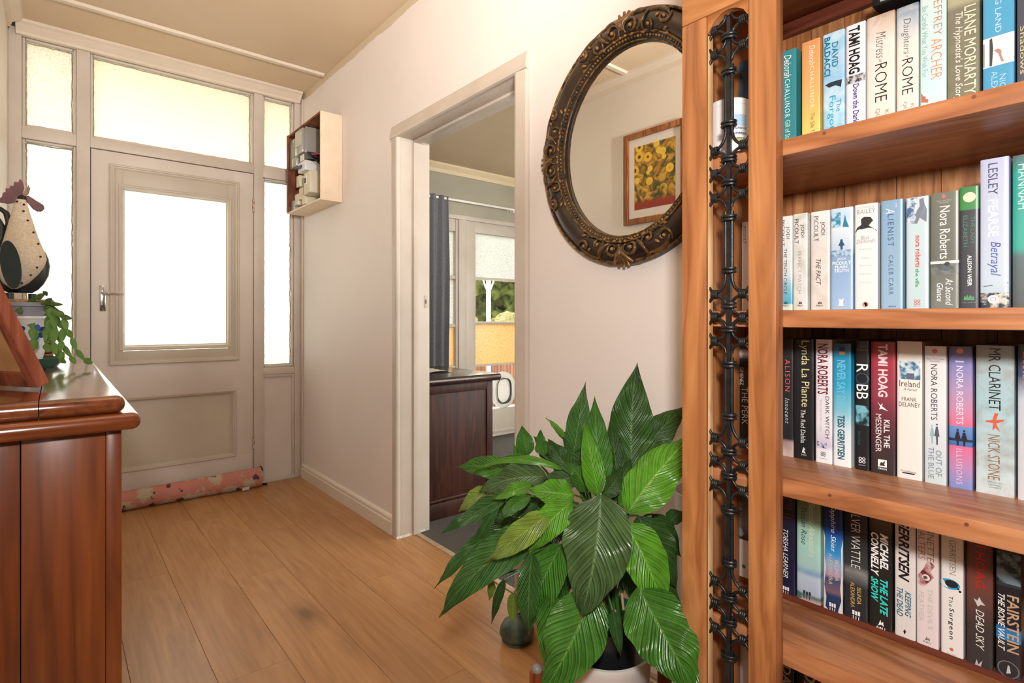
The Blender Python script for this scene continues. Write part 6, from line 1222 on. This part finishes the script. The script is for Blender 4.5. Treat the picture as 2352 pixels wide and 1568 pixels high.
LEAVES = [
 # tall ones at the back
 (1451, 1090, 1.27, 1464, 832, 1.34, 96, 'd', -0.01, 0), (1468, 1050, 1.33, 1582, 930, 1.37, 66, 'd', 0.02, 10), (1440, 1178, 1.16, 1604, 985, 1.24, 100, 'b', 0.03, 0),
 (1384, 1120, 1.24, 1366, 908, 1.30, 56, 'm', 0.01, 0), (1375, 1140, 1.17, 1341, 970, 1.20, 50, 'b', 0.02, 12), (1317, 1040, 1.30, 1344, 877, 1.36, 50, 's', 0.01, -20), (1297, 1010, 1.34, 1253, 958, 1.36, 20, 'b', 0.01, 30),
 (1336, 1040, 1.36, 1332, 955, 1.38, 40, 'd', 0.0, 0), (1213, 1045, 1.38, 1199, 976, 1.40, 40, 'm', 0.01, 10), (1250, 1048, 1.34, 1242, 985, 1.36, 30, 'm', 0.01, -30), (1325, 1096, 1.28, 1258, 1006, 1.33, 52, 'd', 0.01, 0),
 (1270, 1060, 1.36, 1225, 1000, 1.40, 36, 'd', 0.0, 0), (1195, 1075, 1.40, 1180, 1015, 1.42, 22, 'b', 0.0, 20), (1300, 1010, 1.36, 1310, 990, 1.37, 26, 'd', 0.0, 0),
 # left-hand spray
 (1291, 1076, 1.22, 1086, 1082, 1.30, 26, 'b', 0.055, 25), (1180, 1082, 1.30, 1046, 1072, 1.38, 48, 'm', 0.02, -12), (1255, 1094, 1.20, 1096, 1130, 1.26, 66, 'g', 0.03, 0), (1330, 1090, 1.22, 1224, 1112, 1.24, 52, 'g', 0.012, -8),
 (1222, 1112, 1.18, 1128, 1146, 1.21, 34, 'b', 0.015, 14), (1318, 1136, 1.15, 1212, 1124, 1.16, 58, 'b', 0.02, -20), (1120, 1120, 1.28, 1052, 1175, 1.33, 36, 'y', 0.02, 0), (1165, 1140, 1.22, 1012, 1226, 1.30, 40, 's', 0.03, 0),
 (1146, 1150, 1.22, 1078, 1266, 1.25, 26, 's', 0.02, 0), (1220, 1138, 1.16, 1146, 1200, 1.18, 36, 'm', 0.03, 10), (1263, 1178, 1.12, 1114, 1290, 1.16, 62, 'y', 0.03, 0), (1314, 1152, 1.11, 1214, 1276, 1.13, 66, 'b', 0.03, 0),
 (1236, 1214, 1.16, 1006, 1418, 1.22, 84, 's', 0.04, 0), (1134, 1216, 1.22, 996, 1352, 1.27, 36, 's', 0.02, 5), (1290, 1250, 1.13, 1212, 1452, 1.15, 84, 'm', 0.03, 0), (1222, 1270, 1.12, 1216, 1460, 1.13, 52, 's', 0.03, -12),
 (1158, 1330, 1.20, 1128, 1434, 1.22, 20, 'd', 0.01, 0), (1180, 1360, 1.22, 1174, 1434, 1.23, 26, 'y', 0.0, 0), (1130, 1330, 1.2, 1122, 1380, 1.22, 18, 'y', 0.0, 0),
 # centre and front
 (1380, 1134, 1.10, 1331, 1424, 1.06, 142, 'g', 0.05, 0), (1436, 1200, 1.11, 1526, 1412, 1.07, 96, 'b', 0.04, 0), (1466, 1184, 1.16, 1556, 1352, 1.14, 92, 'd', 0.04, 0), (1362, 1352, 1.08, 1240, 1600, 1.06, 124, 'm', 0.03, 0),
 (1262, 1360, 1.12, 1258, 1562, 1.12, 62, 'm', 0.02, 0), (1466, 1346, 1.06, 1606, 1600, 0.985, 140, 'm', 0.02, 0), (1407, 1400, 1.12, 1426, 1506, 1.10, 28, 's', 0.02, 0), (1384, 1138, 1.20, 1428, 1078, 1.24, 46, 'd', 0.0, 0),
 (1466, 1150, 1.24, 1572, 1082, 1.30, 50, 'd', 0.02, 0), (1536, 1200, 1.22, 1572, 1172, 1.24, 34, 'd', 0.01, 0),
 # more blades filling the clump
 (1420, 1120, 1.26, 1402, 960, 1.31, 50, 'd', 0.01, 10), (1350, 1100, 1.28, 1290, 1000, 1.33, 46, 'd', 0.01, 0), (1410, 1150, 1.22, 1450, 1050, 1.27, 50, 'd', 0.01, -10), (1350, 1130, 1.20, 1300, 1060, 1.24, 44, 'm', 0.02, 10), (1330, 1160, 1.17, 1270, 1230, 1.18, 60, 'm', 0.03, 0), (1420, 1160, 1.18, 1490, 1120, 1.22, 44, 'm', 0.02, 0),
 (1230, 1080, 1.32, 1150, 1050, 1.38, 40, 'm', 0.03, 10), (1240, 1150, 1.22, 1110, 1200, 1.28, 52, 'd', 0.03, 0), (1200, 1180, 1.24, 1080, 1300, 1.30, 50, 'd', 0.02, 0), (1300, 1300, 1.16, 1236, 1430, 1.18, 56, 'd', 0.02, 0), (1500, 1180, 1.22, 1566, 1280, 1.22, 50, 'd', 0.02, 0), (1480, 1300, 1.16, 1560, 1440, 1.15, 64, 'd', 0.02, 0),
 # shaded ones inside the clump
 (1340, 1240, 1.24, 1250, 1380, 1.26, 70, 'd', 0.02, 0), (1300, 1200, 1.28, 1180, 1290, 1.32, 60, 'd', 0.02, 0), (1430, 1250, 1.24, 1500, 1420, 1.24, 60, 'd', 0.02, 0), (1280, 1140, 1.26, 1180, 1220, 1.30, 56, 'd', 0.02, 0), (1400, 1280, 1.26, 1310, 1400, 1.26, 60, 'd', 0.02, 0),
]
for a in LEAVES: leaf(*a)
for (u0, v0, u1, v1) in ((1300, 1362, 1280, 1400), (1392, 1440, 1386, 1380), (1432, 1400, 1428, 1362), (1420, 1445, 1412, 1400)):
    tube('dry_stub', [at_t(u0, v0, 1.16), at_t(u1, v1, 1.17)], 0.003, plain('dry_stalk', (176, 140, 104), 0.8), pl, 6)
vz = Vector((1.172, 0.682, 0))
va_ = root('floor_vase', 'tall plain white floor vase behind the leaves', 'vase', vz)
lathe('body', [(0.0005, 0.001), (0.060, 0.001), (0.066, 0.02), (0.058, 0.25), (0.070, 0.52), (0.082, 0.640), (0.084, 0.648), (0.078, 0.648), (0.066, 0.52), (0.0005, 0.50)], vz, plain('white_vase', (226, 226, 230), 0.3), va_, 44)
